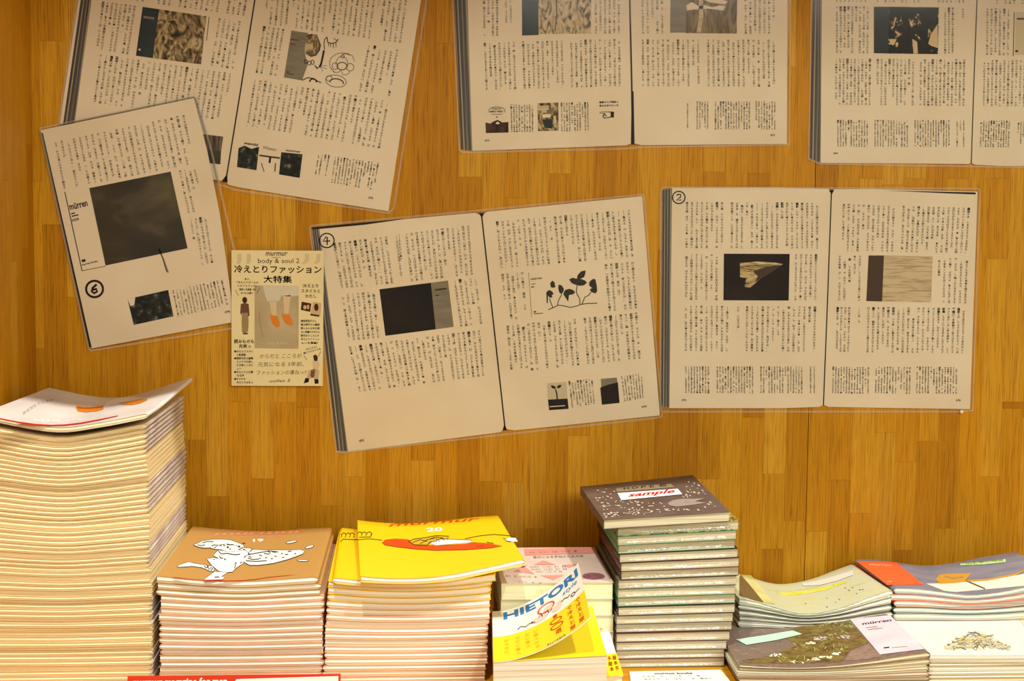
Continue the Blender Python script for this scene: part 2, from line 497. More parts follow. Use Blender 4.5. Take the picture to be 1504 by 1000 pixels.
def sheet(name, label, T, y, paper_parts, film, group='photocopies on the board', film_y=0.0006, cat='photocopy'):
    allp = np.vstack([np.asarray(p, float) for p in paper_parts])
    c = allp.mean(0) / T[0] + np.array([T[1], T[2]])
    b = on_y(c[0], c[1], y + 0.001)
    root = tag(empty(name, b), label, cat, group)
    for p in paper_parts:
        base = slab('paper', p, T, y, 0.0003, PAPER, root)
    if film:
        slab('laminate_film', film, T, y - film_y, 0.00018, FILM, root)
        # sealed rim of the pouch, a little hazier than the film itself
        O = np.array([on_y(a, b, y - film_y - 0.00005) for a, b in np.asarray(film, float) / T[0] + np.array([T[1], T[2]])])
        n = len(O); I_ = []
        for i in range(n):
            d1 = O[i] - O[i - 1]; d2 = O[(i + 1) % n] - O[i]
            d1 = d1 / np.linalg.norm(d1); d2 = d2 / np.linalg.norm(d2)
            nn = np.array([-(d1 + d2)[2], 0, (d1 + d2)[0]]); nn = nn / np.linalg.norm(nn)
            I_.append(O[i] - nn * 0.0022)
        V_ = np.vstack([O, np.array(I_)])
        mesh_obj('film_rim', V_, [(i, (i + 1) % n, n + (i + 1) % n, n + i) for i in range(n)], RIM, root)
    def to3d(P, layer):
        d = vray(P); return CP + d * ((y - 0.00006 * layer - CP[1]) / d[:, 1])[:, None]
    return root, Printer(base, to3d, T)

def edge_strip(root, quad, T, y):
    """printed image of the page edges of the copied magazine: tl, tr, br, bl"""
    P = np.asarray(quad, float) / T[0] + np.array([T[1], T[2]])
    W = [on_y(a, b, y) for a, b in P]
    me_o = mesh_obj('page_edge_print', W, [(0, 3, 2, 1)], EDGES, root)
    uv = me_o.data.uv_layers.new(name='UVMap')
    for l, q in zip(uv.data, ((0, 1), (0, 0), (1, 0), (1, 1))): l.uv = q

def circled(pr, cx, cy, r, wd, strokes):
    pr.ring(cx, cy, r, r * 0.97, wd, MARKER, 4, name='handwritten_number')
    for st in strokes: pr.stroke([(cx + a * r, cy + b * r) for a, b in st], wd, MARKER, 4, name='handwritten_number')

# --- sheet with the circled 2
T = (2.702, 950, 250)
root, pr = sheet('laminated_copy', 'laminated photocopy of a magazine spread with a circled 2', T, 1.5285,
    [[(62, 78), (100, 69), (500, 68), (720, 73), (733, 82), (745, 75), (900, 74), (1313, 85), (1283, 948), (720, 939), (701, 930), (685, 939), (540, 944), (90, 944), (58, 938)]],
    [(52, 74), (66, 64), (1318, 70), (1325, 80), (1296, 956), (1240, 962), (60, 962), (50, 950)])
edge_strip(root, [(63, 78), (100, 70), (90, 943), (58, 937)], T, 1.52845)
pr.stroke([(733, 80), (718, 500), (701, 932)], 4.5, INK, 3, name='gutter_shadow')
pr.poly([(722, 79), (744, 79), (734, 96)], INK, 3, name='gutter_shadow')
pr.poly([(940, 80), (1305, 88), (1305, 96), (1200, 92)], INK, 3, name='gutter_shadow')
circled(pr, 127, 108, 25, 4.5, [[(-.35, -.3), (-.1, -.5), (.3, -.45), (.3, -.1), (-.35, .45), (.4, .4)]])
pr.block((150, 125), (686, 128), (686, 312), (148, 310), 27, 17, 1, skip=(8,))
pr.block((148, 330), (288, 332), (286, 517), (146, 515), 7, 17, 2)
pr.block((583, 332), (682, 333), (678, 517), (580, 517), 5, 17, 3)
pr.block((145, 536), (330, 538), (328, 720), (145, 718), 9, 17, 4)
pr.block((355, 540), (370, 540), (370, 648), (355, 648), 1, 10, 5, mat=INK_SOFT)
pr.block((388, 538), (678, 540), (674, 722), (386, 720), 14, 17, 6)
for k, (a, b) in enumerate(((150, 250), (275, 425), (448, 620), (643, 672))):
    pr.block((a, 778), (b, 778), (b, 886), (a, 884), max(2, int((b - a) / 10.5)), 14, 10 + k, bold=0.03)
pr.text('071', (139, 916), (156, 916), 11, INK, bold=0.03)
pr.block((772, 133), (1288, 148), (1276, 330), (768, 322), 26, 17, 20, skip=(11,))
pr.block((756, 338), (856, 338), (852, 520), (754, 518), 5, 17, 21)
pr.block((1150, 345), (1282, 348), (1274, 530), (1146, 526), 6, 17, 22)
pr.block((750, 542), (812, 542), (806, 722), (746, 720), 4, 17, 23)
pr.block((835, 542), (850, 542), (850, 606), (835, 606), 1, 6, 24, mat=INK_SOFT)
pr.block((870, 542), (1268, 546), (1262, 728), (866, 724), 20, 17, 25)
for k, (a, b) in enumerate(((735, 885), (905, 1050), (1068, 1235))):
    pr.block((a, 778), (b, 781), (b - 2, 888), (a - 2, 885), int((b - a) / 10.5), 14, 30 + k, bold=0.03)
pr.text('070', (1227, 917), (1245, 917), 11, INK, bold=0.03)
pr.poly([(306, 331), (567, 332), (563, 517), (304, 516)], PIC['dark'], 1, 'picture')
lite = noise_mat('picture_peak', (30, 30, 160), [(0.34, srgb(70, 58, 44)), (0.55, srgb(190, 164, 116)), (0.7, srgb(232, 210, 160))], 1.0, 4.0, 0.6, 2.2)
pr.poly([(370, 368), (440, 362), (508, 366), (540, 372), (505, 396), (468, 418), (440, 440), (410, 466), (388, 462), (395, 428), (370, 424)], lite, 2, 'picture')
pr.poly([(420, 400), (470, 385), (535, 374), (500, 402), (465, 424), (430, 444), (440, 420)], PIC['brown'], 3, 'picture')
pr.poly([(880, 338), (941, 338), (934, 521), (871, 519)], PIC['brown'], 1, 'picture')
pr.poly([(941, 338), (1135, 342), (1128, 524), (934, 521)], PIC['sand'], 1, 'picture')
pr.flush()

# --- sheet with the circled 4
T = (2.5, 440, 270)
root, pr = sheet('laminated_copy', 'laminated photocopy of a magazine spread with a circled 4, pressed plant picture', T, 1.5285,
    [[(44, 160), (380, 130), (645, 106), (668, 116), (690, 102), (1258, 45), (1323, 850), (790, 905), (757, 900), (735, 912), (178, 984), (138, 981)]],
    [(34, 158), (44, 150), (620, 98), (1262, 36), (1268, 46), (1334, 856), (1300, 864), (150, 990), (132, 984)])
edge_strip(root, [(46, 165), (72, 163), (178, 983), (138, 980)], T, 1.52845)
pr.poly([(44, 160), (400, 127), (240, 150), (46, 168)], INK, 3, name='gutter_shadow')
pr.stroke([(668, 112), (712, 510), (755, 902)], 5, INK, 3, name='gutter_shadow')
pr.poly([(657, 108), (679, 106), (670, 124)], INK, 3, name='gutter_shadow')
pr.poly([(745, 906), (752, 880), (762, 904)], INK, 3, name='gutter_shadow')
circled(pr, 100, 208, 27, 4.5, [[(-.1, -.55), (-.5, .1), (.45, .05)], [(.05, -.5), (.05, .6)]])
pr.block((118, 218), (628, 150), (642, 335), (148, 386), 27, 16, 40, skip=(11, 13))
pr.block((358, 182), (372, 180), (380, 280), (366, 282), 1, 9, 41, mat=INK_SOFT)
pr.block((148, 405), (280, 393), (298, 565), (174, 578), 7, 16, 42)
pr.block((560, 352), (655, 340), (676, 515), (586, 526), 5, 16, 43)
pr.block((175, 597), (668, 535), (684, 705), (214, 765), 26, 16, 44)
pr.text('075', (220, 948), (237, 945), 11, INK, bold=0.03)
pr.block((716, 138), (1218, 93), (1232, 268), (733, 312), 26, 16, 45)
pr.block((736, 330), (826, 322), (840, 494), (752, 502), 5, 16, 46)
pr.block((1115, 294), (1232, 284), (1245, 458), (1130, 470), 6, 16, 47)
pr.block((755, 520), (1245, 472), (1258, 642), (770, 695), 26, 16, 48, skip=(14,))
pr.block((985, 724), (1078, 715), (1087, 808), (998, 822), 9, 14, 49, bold=0.03)
pr.block((1178, 706), (1260, 697), (1266, 785), (1190, 800), 8, 14, 50, bold=0.03)
pr.text('074', (1257, 823), (1275, 820), 11, INK, bold=0.03)
pr.poly([(293, 387), (482, 363), (500, 534), (315, 558)], PIC['dark'], 1, 'picture')
pr.poly([(482, 363), (545, 355), (566, 525), (500, 534)], PIC['grey'], 1, 'picture')
pr.stroke([(497, 390), (540, 384)], 6, INK_SOFT, 2); pr.stroke([(498, 410), (512, 408)], 4, INK_SOFT, 2)
# pressed plant
S = (1504 / 170, 730, 380); old = pr.T; pr.T = S
LEAF = flat('leaf_ink', srgb(56, 50, 44))
for q in ([(1150, 150), (1090, 165), (1045, 215), (1038, 262), (1080, 262), (1130, 240), (1148, 195)],
          [(935, 268), (985, 245), (1040, 262), (1090, 262), (1140, 280), (1170, 310), (1130, 345), (1075, 352), (1010, 335), (965, 312)],
          [(1260, 258), (1280, 272), (1296, 350), (1302, 420), (1280, 452), (1225, 432), (1205, 400), (1235, 380), (1196, 345), (1200, 300), (1230, 272)],
          [(800, 335), (840, 345), (868, 385), (866, 420), (836, 462), (806, 430), (796, 380)],
          [(860, 455), (885, 405), (940, 390), (990, 405), (1016, 440), (985, 462), (935, 472), (925, 560), (880, 490)],
          [(640, 432), (675, 405), (715, 422), (738, 458), (712, 470), (720, 495), (690, 510), (662, 480), (660, 580), (646, 575)],
          [(690, 315), (722, 283), (752, 312), (750, 345), (765, 360), (735, 378), (700, 370)]):
    pr.poly(q, LEAF, 2, 'picture')
for q in ([(665, 662), (730, 635), (800, 602), (870, 612), (950, 632), (1030, 615), (1080, 595), (1160, 582), (1300, 576)],
          [(1078, 590), (1075, 520), (1040, 460), (1030, 420), (1042, 345)], [(1105, 590), (1140, 500), (1190, 475), (1220, 435)],
          [(785, 605), (800, 540), (840, 465)], [(725, 632), (700, 570), (682, 515)]):
    pr.stroke(q, 11, LEAF, 2, name='picture')
pr.stroke([(410, 180), (452, 760)], 5, INK_SOFT, 1); pr.text('mürren', (440, 278), (585, 262), 46, INK_SOFT, bold=0.02)
pr.stroke([(445, 330), (500, 325)], 9, INK_SOFT, 2); pr.stroke([(445, 368), (480, 364)], 14, INK_SOFT, 2)
pr.stroke([(478, 690), (508, 688)], 18, INK_SOFT, 2); pr.stroke([(478, 716), (598, 706)], 9, INK_SOFT, 2)
pr.T = old
pr.poly([(908, 732), (980, 727), (984, 788), (912, 792)], flat('thumb_pale', srgb(200, 186, 156)), 1, 'picture')
pr.poly([(912, 792), (984, 788), (988, 826), (916, 831)], PIC['dark'], 1, 'picture')
pr.stroke([(946, 790), (944, 768), (940, 755)], 5, INK, 2); pr.ellipse(932, 746, 10, 5, INK, 2, 0.5); pr.ellipse(953, 744, 9, 5, INK, 2, -0.5)
pr.stroke([(918, 818), (975, 814)], 3, PAPER, 2)
pr.poly([(1106, 716), (1165, 711), (1167, 730), (1140, 738), (1108, 746)], PIC['grey'], 1, 'picture')
pr.poly([(1104, 748), (1130, 738), (1169, 728), (1175, 804), (1110, 811)], PIC['dark'], 2, 'picture')
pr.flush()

# --- single sheet with the circled 6
T = (2.174, 40, 130)
root, pr = sheet('laminated_copy', 'laminated single page photocopy with a circled 6 and a large dark picture', T, 1.5262,
    [[(43, 133), (532, 30), (575, 200), (615, 400), (662, 745), (205, 830), (196, 826)]],
    [(38, 130), (40, 124), (534, 22), (542, 28), (592, 200), (674, 560), (684, 752), (660, 768), (205, 840), (194, 834)])
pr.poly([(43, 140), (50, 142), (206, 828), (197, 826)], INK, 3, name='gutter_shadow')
pr.block((80, 172), (508, 82), (542, 240), (110, 322), 22, 17, 60)
pr.poly([(198, 318), (458, 265), (512, 510), (250, 565)], PIC['mist'], 1, 'picture')
pr.stroke([(120, 330), (175, 582)], 3, INK_SOFT, 1); pr.stroke([(175, 582), (250, 567)], 2, INK_SOFT, 1)
pr.text('mürren', (136, 388), (194, 374), 30, INK_SOFT, bold=0.03)
pr.stroke([(140, 400), (152, 397)], 4, INK_SOFT); pr.stroke([(142, 408), (163, 403)], 4, INK_SOFT)
pr.text('若菜晃', (143, 425), (166, 419), 9, INK_SOFT, bold=0.03)
pr.stroke([(174, 551), (186, 548)], 8, INK, 2); pr.text('murren books', (175, 566), (225, 553), 9, INK_SOFT, bold=0.03)
pr.block((480, 262), (540, 248), (574, 388), (508, 400), 4, 16, 61)
pr.block((515, 418), (575, 406), (598, 556), (538, 568), 4, 16, 62)
pr.stroke([(420, 512), (436, 548), (450, 588)], 5, PIC['grey'], 1, name='crease'); pr.stroke([(428, 528), (445, 585)], 2.5, INK_SOFT, 2, name='crease')
circled(pr, 215, 640, 27, 7, [[(.25, -.55), (-.25, -.1), (-.32, .3), (-.05, .5), (.3, .3), (.2, 0), (-.25, .1)]])
pr.poly([(320, 672), (450, 643), (467, 727), (340, 755)], PIC['wood'], 1, 'picture')
pr.poly([(320, 672), (345, 667), (342, 690), (330, 695)], PAPER, 2, 'picture')
pr.block((460, 644), (612, 612), (630, 692), (478, 730), 14, 14, 63, bold=0.03)
pr.block((615, 610), (625, 608), (644, 690), (634, 692), 1, 12, 64, bold=0.04)
pr.text('076', (632, 718), (648, 714), 10, INK, bold=0.03)
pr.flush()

# --- tilted spread at the top
T = (2.507, 40, 0)
root, pr = sheet('laminated_copy', 'tilted laminated magazine spread photocopy partly covered by the single page', T, 1.5285,
    [[(226, -205), (850, -132), (866, -120), (880, -130), (1480, -60), (1450, 0), (1330, 778), (780, 690), (740, 680), (731, 668), (715, 666), (122, 560), (120, 455), (185, 20)]],
    [(214, -216), (860, -144), (1502, -68), (1474, 0), (1352, 770), (1330, 788), (760, 702), (730, 690), (110, 578), (112, 455), (178, 10)])
edge_strip(root, [(226, -204), (264, -200), (160, 560), (118, 555)], T, 1.52845)
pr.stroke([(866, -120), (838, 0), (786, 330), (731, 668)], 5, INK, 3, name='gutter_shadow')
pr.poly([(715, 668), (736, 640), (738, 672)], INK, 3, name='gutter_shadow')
pr.block((300, -165), (835, -105), (805, 60), (278, -12), 27, 17, 70)
pr.block((272, 4), (405, 20), (376, 202), (250, 180), 8, 17, 71)
pr.block((700, 64), (792, 78), (764, 256), (670, 242), 5, 17, 72)
pr.block((262, 198), (758, 270), (730, 446), (238, 378), 25, 17, 73)
pr.block((880, -75), (1408, -20), (1382, 160), (866, 88), 27, 17, 74)
pr.block((865, 94), (952, 106), (922, 282), (836, 268), 5, 17, 75)
pr.block((1250, 162), (1374, 182), (1342, 356), (1214, 336), 6, 17, 76)
pr.block((830, 290), (1338, 372), (1304, 548), (802, 462), 26, 17, 77)
pr.poly([(425, 25), (486, 34), (462, 214), (400, 205)], PIC['slate'], 1, 'picture')
pr.poly([(486, 34), (660, 60), (640, 237), (462, 214)], PIC['etch'], 1, 'picture')
pr.stroke([(428, 62), (468, 68)], 8, PIC['grey'], 2); pr.stroke([(410, 182), (417, 183)], 6, PAPER, 2); pr.stroke([(670, 62), (660, 150)], 2.5, INK_SOFT, 2)
pr.poly([(648, 494), (722, 503), (714, 556), (660, 550)], PIC['rain'], 1, 'picture')
pr.poly([(660, 550), (714, 556), (711, 605), (672, 601)], PIC['mist'], 1, 'picture')
pr.poly([(973, 112), (1035, 122), (1036, 150), (1022, 190), (1032, 240), (1012, 296), (945, 285)], PIC['grey'], 1, 'picture')
S = (1364 / 150, 390, 30); old = pr.T; pr.T = S
DRAW = flat('drawing_ink', srgb(82, 72, 56))
pr.poly([(545, 200), (610, 180), (690, 190), (700, 240), (735, 320), (730, 390), (680, 470), (610, 490), (540, 450), (520, 400)], PIC['etch'], 2, 'picture')
pr.stroke([(680, 190), (705, 260), (730, 330), (715, 400), (660, 460), (610, 480)], 24, DRAW, 3, taper=True)
pr.stroke([(780, 400), (765, 480), (745, 570), (720, 625)], 26, INK, 3); pr.stroke([(790, 390), (780, 320), (790, 250), (825, 220)], 12, DRAW, 3)
for q in ([(740, 600), (820, 605)], [(740, 615), (820, 650)], [(735, 620), (765, 680)], [(720, 625), (690, 640), (650, 590)]): pr.stroke(q, 22, INK, 3, taper=True)
for cx, cy, rx, ry, w in ((540, 548, 22, 24, 10), (585, 570, 22, 26, 10), (628, 558, 20, 28, 10)): pr.ring(cx, cy, rx, ry, w, INK, 3)
pr.stroke([(820, 225), (830, 290), (880, 310), (940, 295), (970, 250)], 14, DRAW, 3)
for x in (840, 865, 905, 940): pr.stroke([(x, 300), (x + 2, 345 + (x % 3) * 12)], 9, DRAW, 3)
pr.stroke([(905, 235), (945, 265), (965, 255)], 8, DRAW, 3)
pr.ring(1020, 575, 165, 140, 7, DRAW, 3, a0=2.2, a1=5.4); pr.stroke([(1020, 455), (1090, 440), (1160, 470), (1190, 550)], 7, DRAW, 3)
pr.ring(1020, 590, 80, 110, 7, DRAW, 3, a0=3.1, a1=6.6); pr.ring(1020, 610, 65, 50, 12, DRAW, 3); pr.ring(1130, 625, 50, 50, 8, DRAW, 3); pr.ring(930, 610, 40, 45, 8, DRAW, 3)
pr.stroke([(870, 640), (920, 695), (985, 690), (1000, 660)], 7, DRAW, 3); pr.stroke([(1010, 670), (1030, 725), (1090, 725), (1130, 690)], 7, DRAW, 3)
pr.ring(940, 810, 140, 80, 8, DRAW, 3, 0.15); pr.ring(950, 830, 90, 50, 16, DRAW, 3, 0.15, a0=2.9, a1=6.4); pr.ring(1030, 480, 22, 22, 8, DRAW, 3); pr.ring(850, 775, 40, 36, 8, DRAW, 3)
pr.stroke([(490, 800), (560, 765), (640, 775), (700, 815), (745, 830)], 14, DRAW, 3); pr.ring(635, 825, 45, 45, 18, INK, 3, a0=3.2, a1=6.3)
pr.stroke([(330, 255), (450, 265)], 14, DRAW, 3); pr.stroke([(330, 310), (400, 320)], 14, DRAW, 3); pr.stroke([(290, 690), (306, 692)], 24, INK, 3); pr.stroke([(300, 712), (380, 722)], 10, DRAW, 3)
pr.T = old
pr.poly([(778, 545), (800, 536), (826, 548), (854, 540), (844, 627), (772, 615)], PIC['wood'], 1, 'picture')
pr.poly([(935, 560), (1014, 568), (1003, 655), (927, 642)], PIC['wood'], 1, 'picture')
pr.text('wandel', (797, 530), (848, 538), 14, INK, bold=0.03, shear=0.2); pr.text('Wiesen', (866, 548), (915, 556), 17, INK_SOFT, shear=0.2); pr.text('summer', (952, 556), (1006, 563), 12, INK_SOFT, bold=0.03)
pr.stroke([(855, 572), (930, 582)], 6, INK_SOFT, 2); pr.stroke([(895, 580), (892, 600)], 8, INK, 2); pr.stroke([(862, 600), (872, 632)], 3, INK_SOFT, 2); pr.stroke([(914, 600), (912, 632)], 4, INK_SOFT, 2)
pr.block((1068, 564), (1118, 572), (1104, 648), (1056, 640), 4, 12, 78, bold=0.03)
pr.block((1130, 574), (1298, 600), (1280, 702), (1116, 672), 15, 14, 79, bold=0.03)
pr.text('076', (1256, 731), (1273, 733), 11, INK, bold=0.03)
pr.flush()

# --- spread with the pointing hand
T = (2.838, 660, 0)
root, pr = sheet('laminated_copy', 'laminated magazine spread photocopy with a small pointing hand icon', T, 1.5285,
    [[(8, -312), (60, -316), (745, -312), (1416, -312), (1410, 0), (1407, 600), (800, 605), (768, 597), (754, 600), (735, 606), (97, 629), (50, 622), (30, 200)]],
    [(-4, -326), (1428, -326), (1420, 606), (800, 618), (740, 624), (60, 640), (38, 628)])
edge_strip(root, [(8, -312), (66, -314), (96, 628), (50, 622)], T, 1.52845)
pr.block((128, -262), (712, -262), (716, -66), (134, -66), 28, 17, 95)
pr.block((792, -262), (1362, -262), (1362, -66), (794, -66), 27, 17, 96)
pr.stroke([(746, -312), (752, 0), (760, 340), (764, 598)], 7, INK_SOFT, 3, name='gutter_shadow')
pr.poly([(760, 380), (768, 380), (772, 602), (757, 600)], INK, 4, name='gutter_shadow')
pr.block((135, -50), (208, -50), (208, 150), (138, 152), 4, 18, 80)
pr.block((225, -50), (264, -50), (266, 96), (228, 96), 2, 14, 81)
pr.block((600, -50), (716, -50), (716, 140), (602, 142), 6, 17, 82)
pr.block((138, 178), (718, 160), (720, 360), (146, 376), 29, 18, 83, skip=(7, 17))
pr.poly([(302, -50), (371, -50), (372, 146), (303, 148)], PIC['slate'], 1, 'picture')
pr.poly([(371, -50), (592, -50), (590, 140), (372, 142)], PIC['speck'], 1, 'picture')
pr.stroke([(445, -20), (448, 60), (440, 130)], 5, DRAW, 2)
S = (1504 / 240, 690, 130); old = pr.T; pr.T = S
pr.poly([(145, 312), (190, 322), (215, 305), (255, 288), (300, 312), (355, 308), (357, 405), (148, 410)], noise_mat('picture_range', (200, 200, 60), [(0.4, srgb(38, 26, 24)), (0.62, srgb(84, 56, 40))]), 1, 'picture')
pr.poly([(235, 322), (256, 302), (280, 322), (258, 330)], PAPER, 2, 'picture')
pr.ring(250, 205, 75, 36, 5, INK_SOFT, 2, a0=2.7, a1=6.7)
pr.text('TOKYO', (203, 196), (290, 194), 22, INK, bold=0.03); pr.text('MINI HIKE', (188, 220), (306, 218), 22, INK, bold=0.03); pr.stroke([(195, 238), (298, 236)], 5, INK_SOFT, 2)
pr.poly([(240, 258), (260, 258), (250, 272)], INK, 2)
pr.poly([(622, 135), (815, 128), (818, 388), (628, 392)], PIC['etch'], 1, 'picture')
pr.poly([(628, 160), (730, 156), (730, 198), (630, 200)], PIC['sand'], 2, 'picture'); pr.poly([(668, 238), (745, 235), (746, 265), (668, 268)], PAPER, 2, 'picture'); pr.poly([(665, 285), (760, 280), (762, 370), (690, 360)], PIC['slate'], 2, 'picture'); pr.poly([(768, 250), (795, 250), (792, 358), (775, 358)], PIC['sand'], 2, 'picture')
pr.text('編集さんが雑誌と', (1192, 134), (1368, 130), 20, INK, bold=0.045); pr.text('登山を学びたい方', (1192, 166), (1368, 162), 20, INK, bold=0.045)
pr.poly([(1196, 216), (1240, 212), (1310, 212), (1328, 215), (1326, 268), (1300, 265), (1270, 272), (1235, 276), (1222, 262), (1226, 240), (1240, 232), (1196, 228)], INK, 2, 'hand_icon')
pr.poly([(1202, 219), (1250, 217), (1296, 220), (1296, 258), (1262, 266), (1236, 268), (1230, 252), (1250, 236), (1245, 226), (1202, 225)], PAPER, 3, 'hand_icon')
pr.stroke([(1240, 246), (1262, 246)], 5, INK, 4, name='hand_icon'); pr.stroke([(1240, 256), (1258, 256)], 5, INK, 4, name='hand_icon')
pr.T = old
pr.block((252, 435), (352, 436), (352, 550), (255, 552), 9, 14, 84, bold=0.03)
pr.block((462, 427), (582, 425), (584, 545), (464, 548), 11, 15, 85, bold=0.03)
pr.text('073', (148, 590), (167, 589), 11, INK, bold=0.03)
pr.block((795, -50), (896, -50), (898, 142), (797, 142), 5, 17, 86)
pr.block((1225, -50), (1362, -50), (1362, 142), (1226, 142), 7, 17, 87)
pr.block((796, 163), (1362, 165), (1364, 362), (798, 360), 27, 18, 88, skip=(12,))
pr.poly([(922, -50), (987, -50), (985, 136), (920, 136)], PIC['grey'], 1, 'picture')
pr.poly([(987, -50), (1200, -50), (1198, 140), (985, 138)], PIC['veg'], 1, 'picture')
for q in ([(988, 22), (1010, 8), (1040, 26), (1062, 20), (1095, 30), (1128, 22), (1150, 26), (1142, 44), (1080, 36), (1015, 40), (990, 44)], [(1062, 0), (1120, -6), (1160, 6), (1150, 18), (1085, 10)]):
    pr.poly(q, PAPER, 2, 'picture')
pr.stroke([(1048, 0), (1050, 60), (1040, 136)], 18, PIC['sand'], 2, name='picture')
for k, (a, b) in enumerate(((985, 1001), (1028, 1082), (1104, 1256), (1274, 1362))):
    pr.block((a, 422), (b, 422), (b, 540), (a, 540), max(1, int((b - a) / 10.5)), 15, 90 + k, bold=0.03)
pr.text('072', (1338, 567), (1357, 567), 11, INK, bold=0.03)
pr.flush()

# --- spread at the edge of the picture
T = (3.332, 1140, 0)
root, pr = sheet('laminated_copy', 'laminated magazine spread photocopy with a picture of dark tree trunks', T, 1.5285,
    [[(186, -282), (226, -286), (992, -284), (1766, -280), (1735, 815), (1100, 812), (970, 806), (955, 795), (940, 803), (880, 802), (218, 797), (166, 774)]],
    [(174, -296), (1782, -292), (1750, 828), (1000, 820), (215, 806), (156, 780)])
edge_strip(root, [(186, -282), (226, -285), (218, 796), (166, 775)], T, 1.52845)
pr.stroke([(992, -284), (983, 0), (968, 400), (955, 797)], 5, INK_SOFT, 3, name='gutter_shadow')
pr.block((288, -200), (930, -200), (926, 14), (286, 12), 32, 17, 100)
pr.block((288, 30), (458, 30), (456, 262), (288, 260), 9, 18, 101)
pr.block((818, 36), (874, 36), (872, 264), (818, 264), 3, 18, 102)
pr.block((906, 40), (922, 40), (922, 128), (906, 128), 1, 7, 103)
pr.block((285, 285), (468, 287), (466, 516), (284, 514), 10, 18, 104)
pr.block((488, 287), (930, 290), (926, 520), (486, 516), 23, 18, 105, skip=(10,))
for k, (a, b) in enumerate(((296, 452), (478, 648), (674, 852), (878, 926))):
    pr.block((a, 586), (b, 588), (b, 720), (a, 718), max(2, int((b - a) / 12.5)), 15, 106 + k, bold=0.03)
pr.text('069', (280, 754), (301, 754), 12, INK, bold=0.03)
pr.poly([(478, 33), (551, 33), (550, 262), (478, 260)], PIC['slate'], 1, 'picture')
pr.poly([(551, 33), (796, 36), (792, 265), (550, 262)], PIC['tree'], 1, 'picture')
TR = flat('trunk_ink', srgb(36, 32, 32))
pr.poly([(552, 34), (794, 37), (794, 70), (740, 90), (700, 66), (640, 80), (600, 70), (552, 110)], TR, 2, 'picture')
pr.poly([(612, 60), (644, 62), (658, 150), (668, 262), (615, 262), (628, 150)], TR, 2, 'picture')
pr.poly([(704, 60), (728, 60), (744, 150), (738, 262), (692, 262), (716, 160)], TR, 2, 'picture')
pr.poly([(756, 170), (790, 118), (792, 235), (760, 225), (744, 214)], flat('sky_print', srgb(216, 190, 146)), 2, 'picture')
pr.poly([(666, 190), (690, 205), (694, 262), (672, 262)], MATS['sky_print'], 2, 'picture'); pr.poly([(558, 190), (590, 192), (575, 222), (556, 215)], MATS['sky_print'], 2, 'picture')
pr.block((1022, -200), (1300, -200), (1300, 22), (1030, 20), 13, 17, 111)
pr.block((1024, 40), (1148, 42), (1144, 272), (1022, 270), 6, 18, 112)
pr.stroke([(1165, 60), (1160, 275)], 4, INK_SOFT, 1); pr.poly([(1172, 60), (1330, 60), (1326, 268), (1168, 268)], flat('thumb_light', srgb(206, 190, 156)), 1, 'picture'); pr.stroke([(1178, 92), (1230, 92)], 8, INK_SOFT, 2); pr.stroke([(1170, 250), (1184, 250)], 9, INK, 2)
pr.block((1010, 292), (1660, 296), (1650, 526), (1006, 520), 33, 18, 113)
pr.block((998, 590), (1148, 590), (1142, 722), (994, 720), 12, 15, 114, bold=0.03)
pr.block((1180, 592), (1340, 592), (1336, 724), (1178, 722), 13, 15, 115, bold=0.03)
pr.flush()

# --- printed card between the sheets
T = (1000 / 215, 330, 360)
PAPER_SAVE = PAPER
PAPER = noise_mat('card_stock', (14, 14, 14), [(0.3, srgb(233, 216, 166)), (0.7, srgb(240, 225, 178))], 1.0, 2.0, 0.5)
root, pr = sheet('printed_card', 'small cream printed card with orange clogs, overlapping the circled 6 sheet', T, 1.5248,
    [[(46, 34), (678, 38), (670, 962), (46, 960)]], None, cat='card', group=None)
if 'group' in root: del root['group']
CI = flat('card_ink', srgb(54, 40, 26))
pr.text('murmur', (276, 72), (424, 72), 52, CI, bold=0.01, shear=0.3); pr.text('magazine', (318, 86), (382, 86), 12, CI)
pr.text('body & soul 2', (224, 122), (510, 122), 46, CI)
pr.text('冷えとりファッション', (64, 184), (660, 188), 56, CI, bold=0.035); pr.text('大特集', (264, 252), (458, 254), 52, CI, bold=0.035)
SOCK = flat('sock_print', srgb(214, 198, 154))
for x, dx in ((100, 0), (165, 0), (562, -18), (640, -14)):
    pr.poly([(x - 14, 60), (x + 14, 60), (x + 14, 110), (x + 4 + dx, 126), (x - 18 + dx, 128), (x - 14, 100)], SOCK, 1, 'picture')
for k, s in enumerate(('あの', '「冷えとりガールの', 'スタイルブック」', '（服部と文庫書一同）', 'から2冊！')):
    w = (16, 80, 66, 62, 42)[k]; pr.text(s, (150 - w, 238 + k * 24 - w * 0.03), (150 + w, 236 + k * 24 + 2), 17, CI, bold=0.03)
pr.stroke([(72, 305), (94, 345)], 3, CI); pr.stroke([(240, 290), (218, 332)], 3, CI)
pr.poly([(204, 274), (506, 280), (504, 708), (204, 704)], noise_mat('floor_print', (30, 30, 30), [(0.3, srgb(176, 158, 124)), (0.7, srgb(200, 182, 148))]), 1, 'picture')
SK = flat('skirt_print', srgb(216, 206, 184)); SKN = flat('leg_print', srgb(222, 196, 158)); ORG = flat('clog_orange', srgb(224, 132, 28), 0.35, 0.4)
pr.poly([(262, 276), (506, 281), (505, 345), (440, 350), (386, 344), (376, 380), (290, 386), (272, 330)], SK, 2, 'picture')
pr.poly([(306, 384), (356, 380), (352, 480), (322, 478)], SKN, 2, 'picture'); pr.poly([(398, 346), (452, 342), (436, 468), (408, 468)], SKN, 2, 'picture')
pr.poly([(308, 472), (330, 482), (362, 486), (374, 520), (378, 556), (352, 562), (326, 540), (314, 505)], ORG, 3, 'picture')
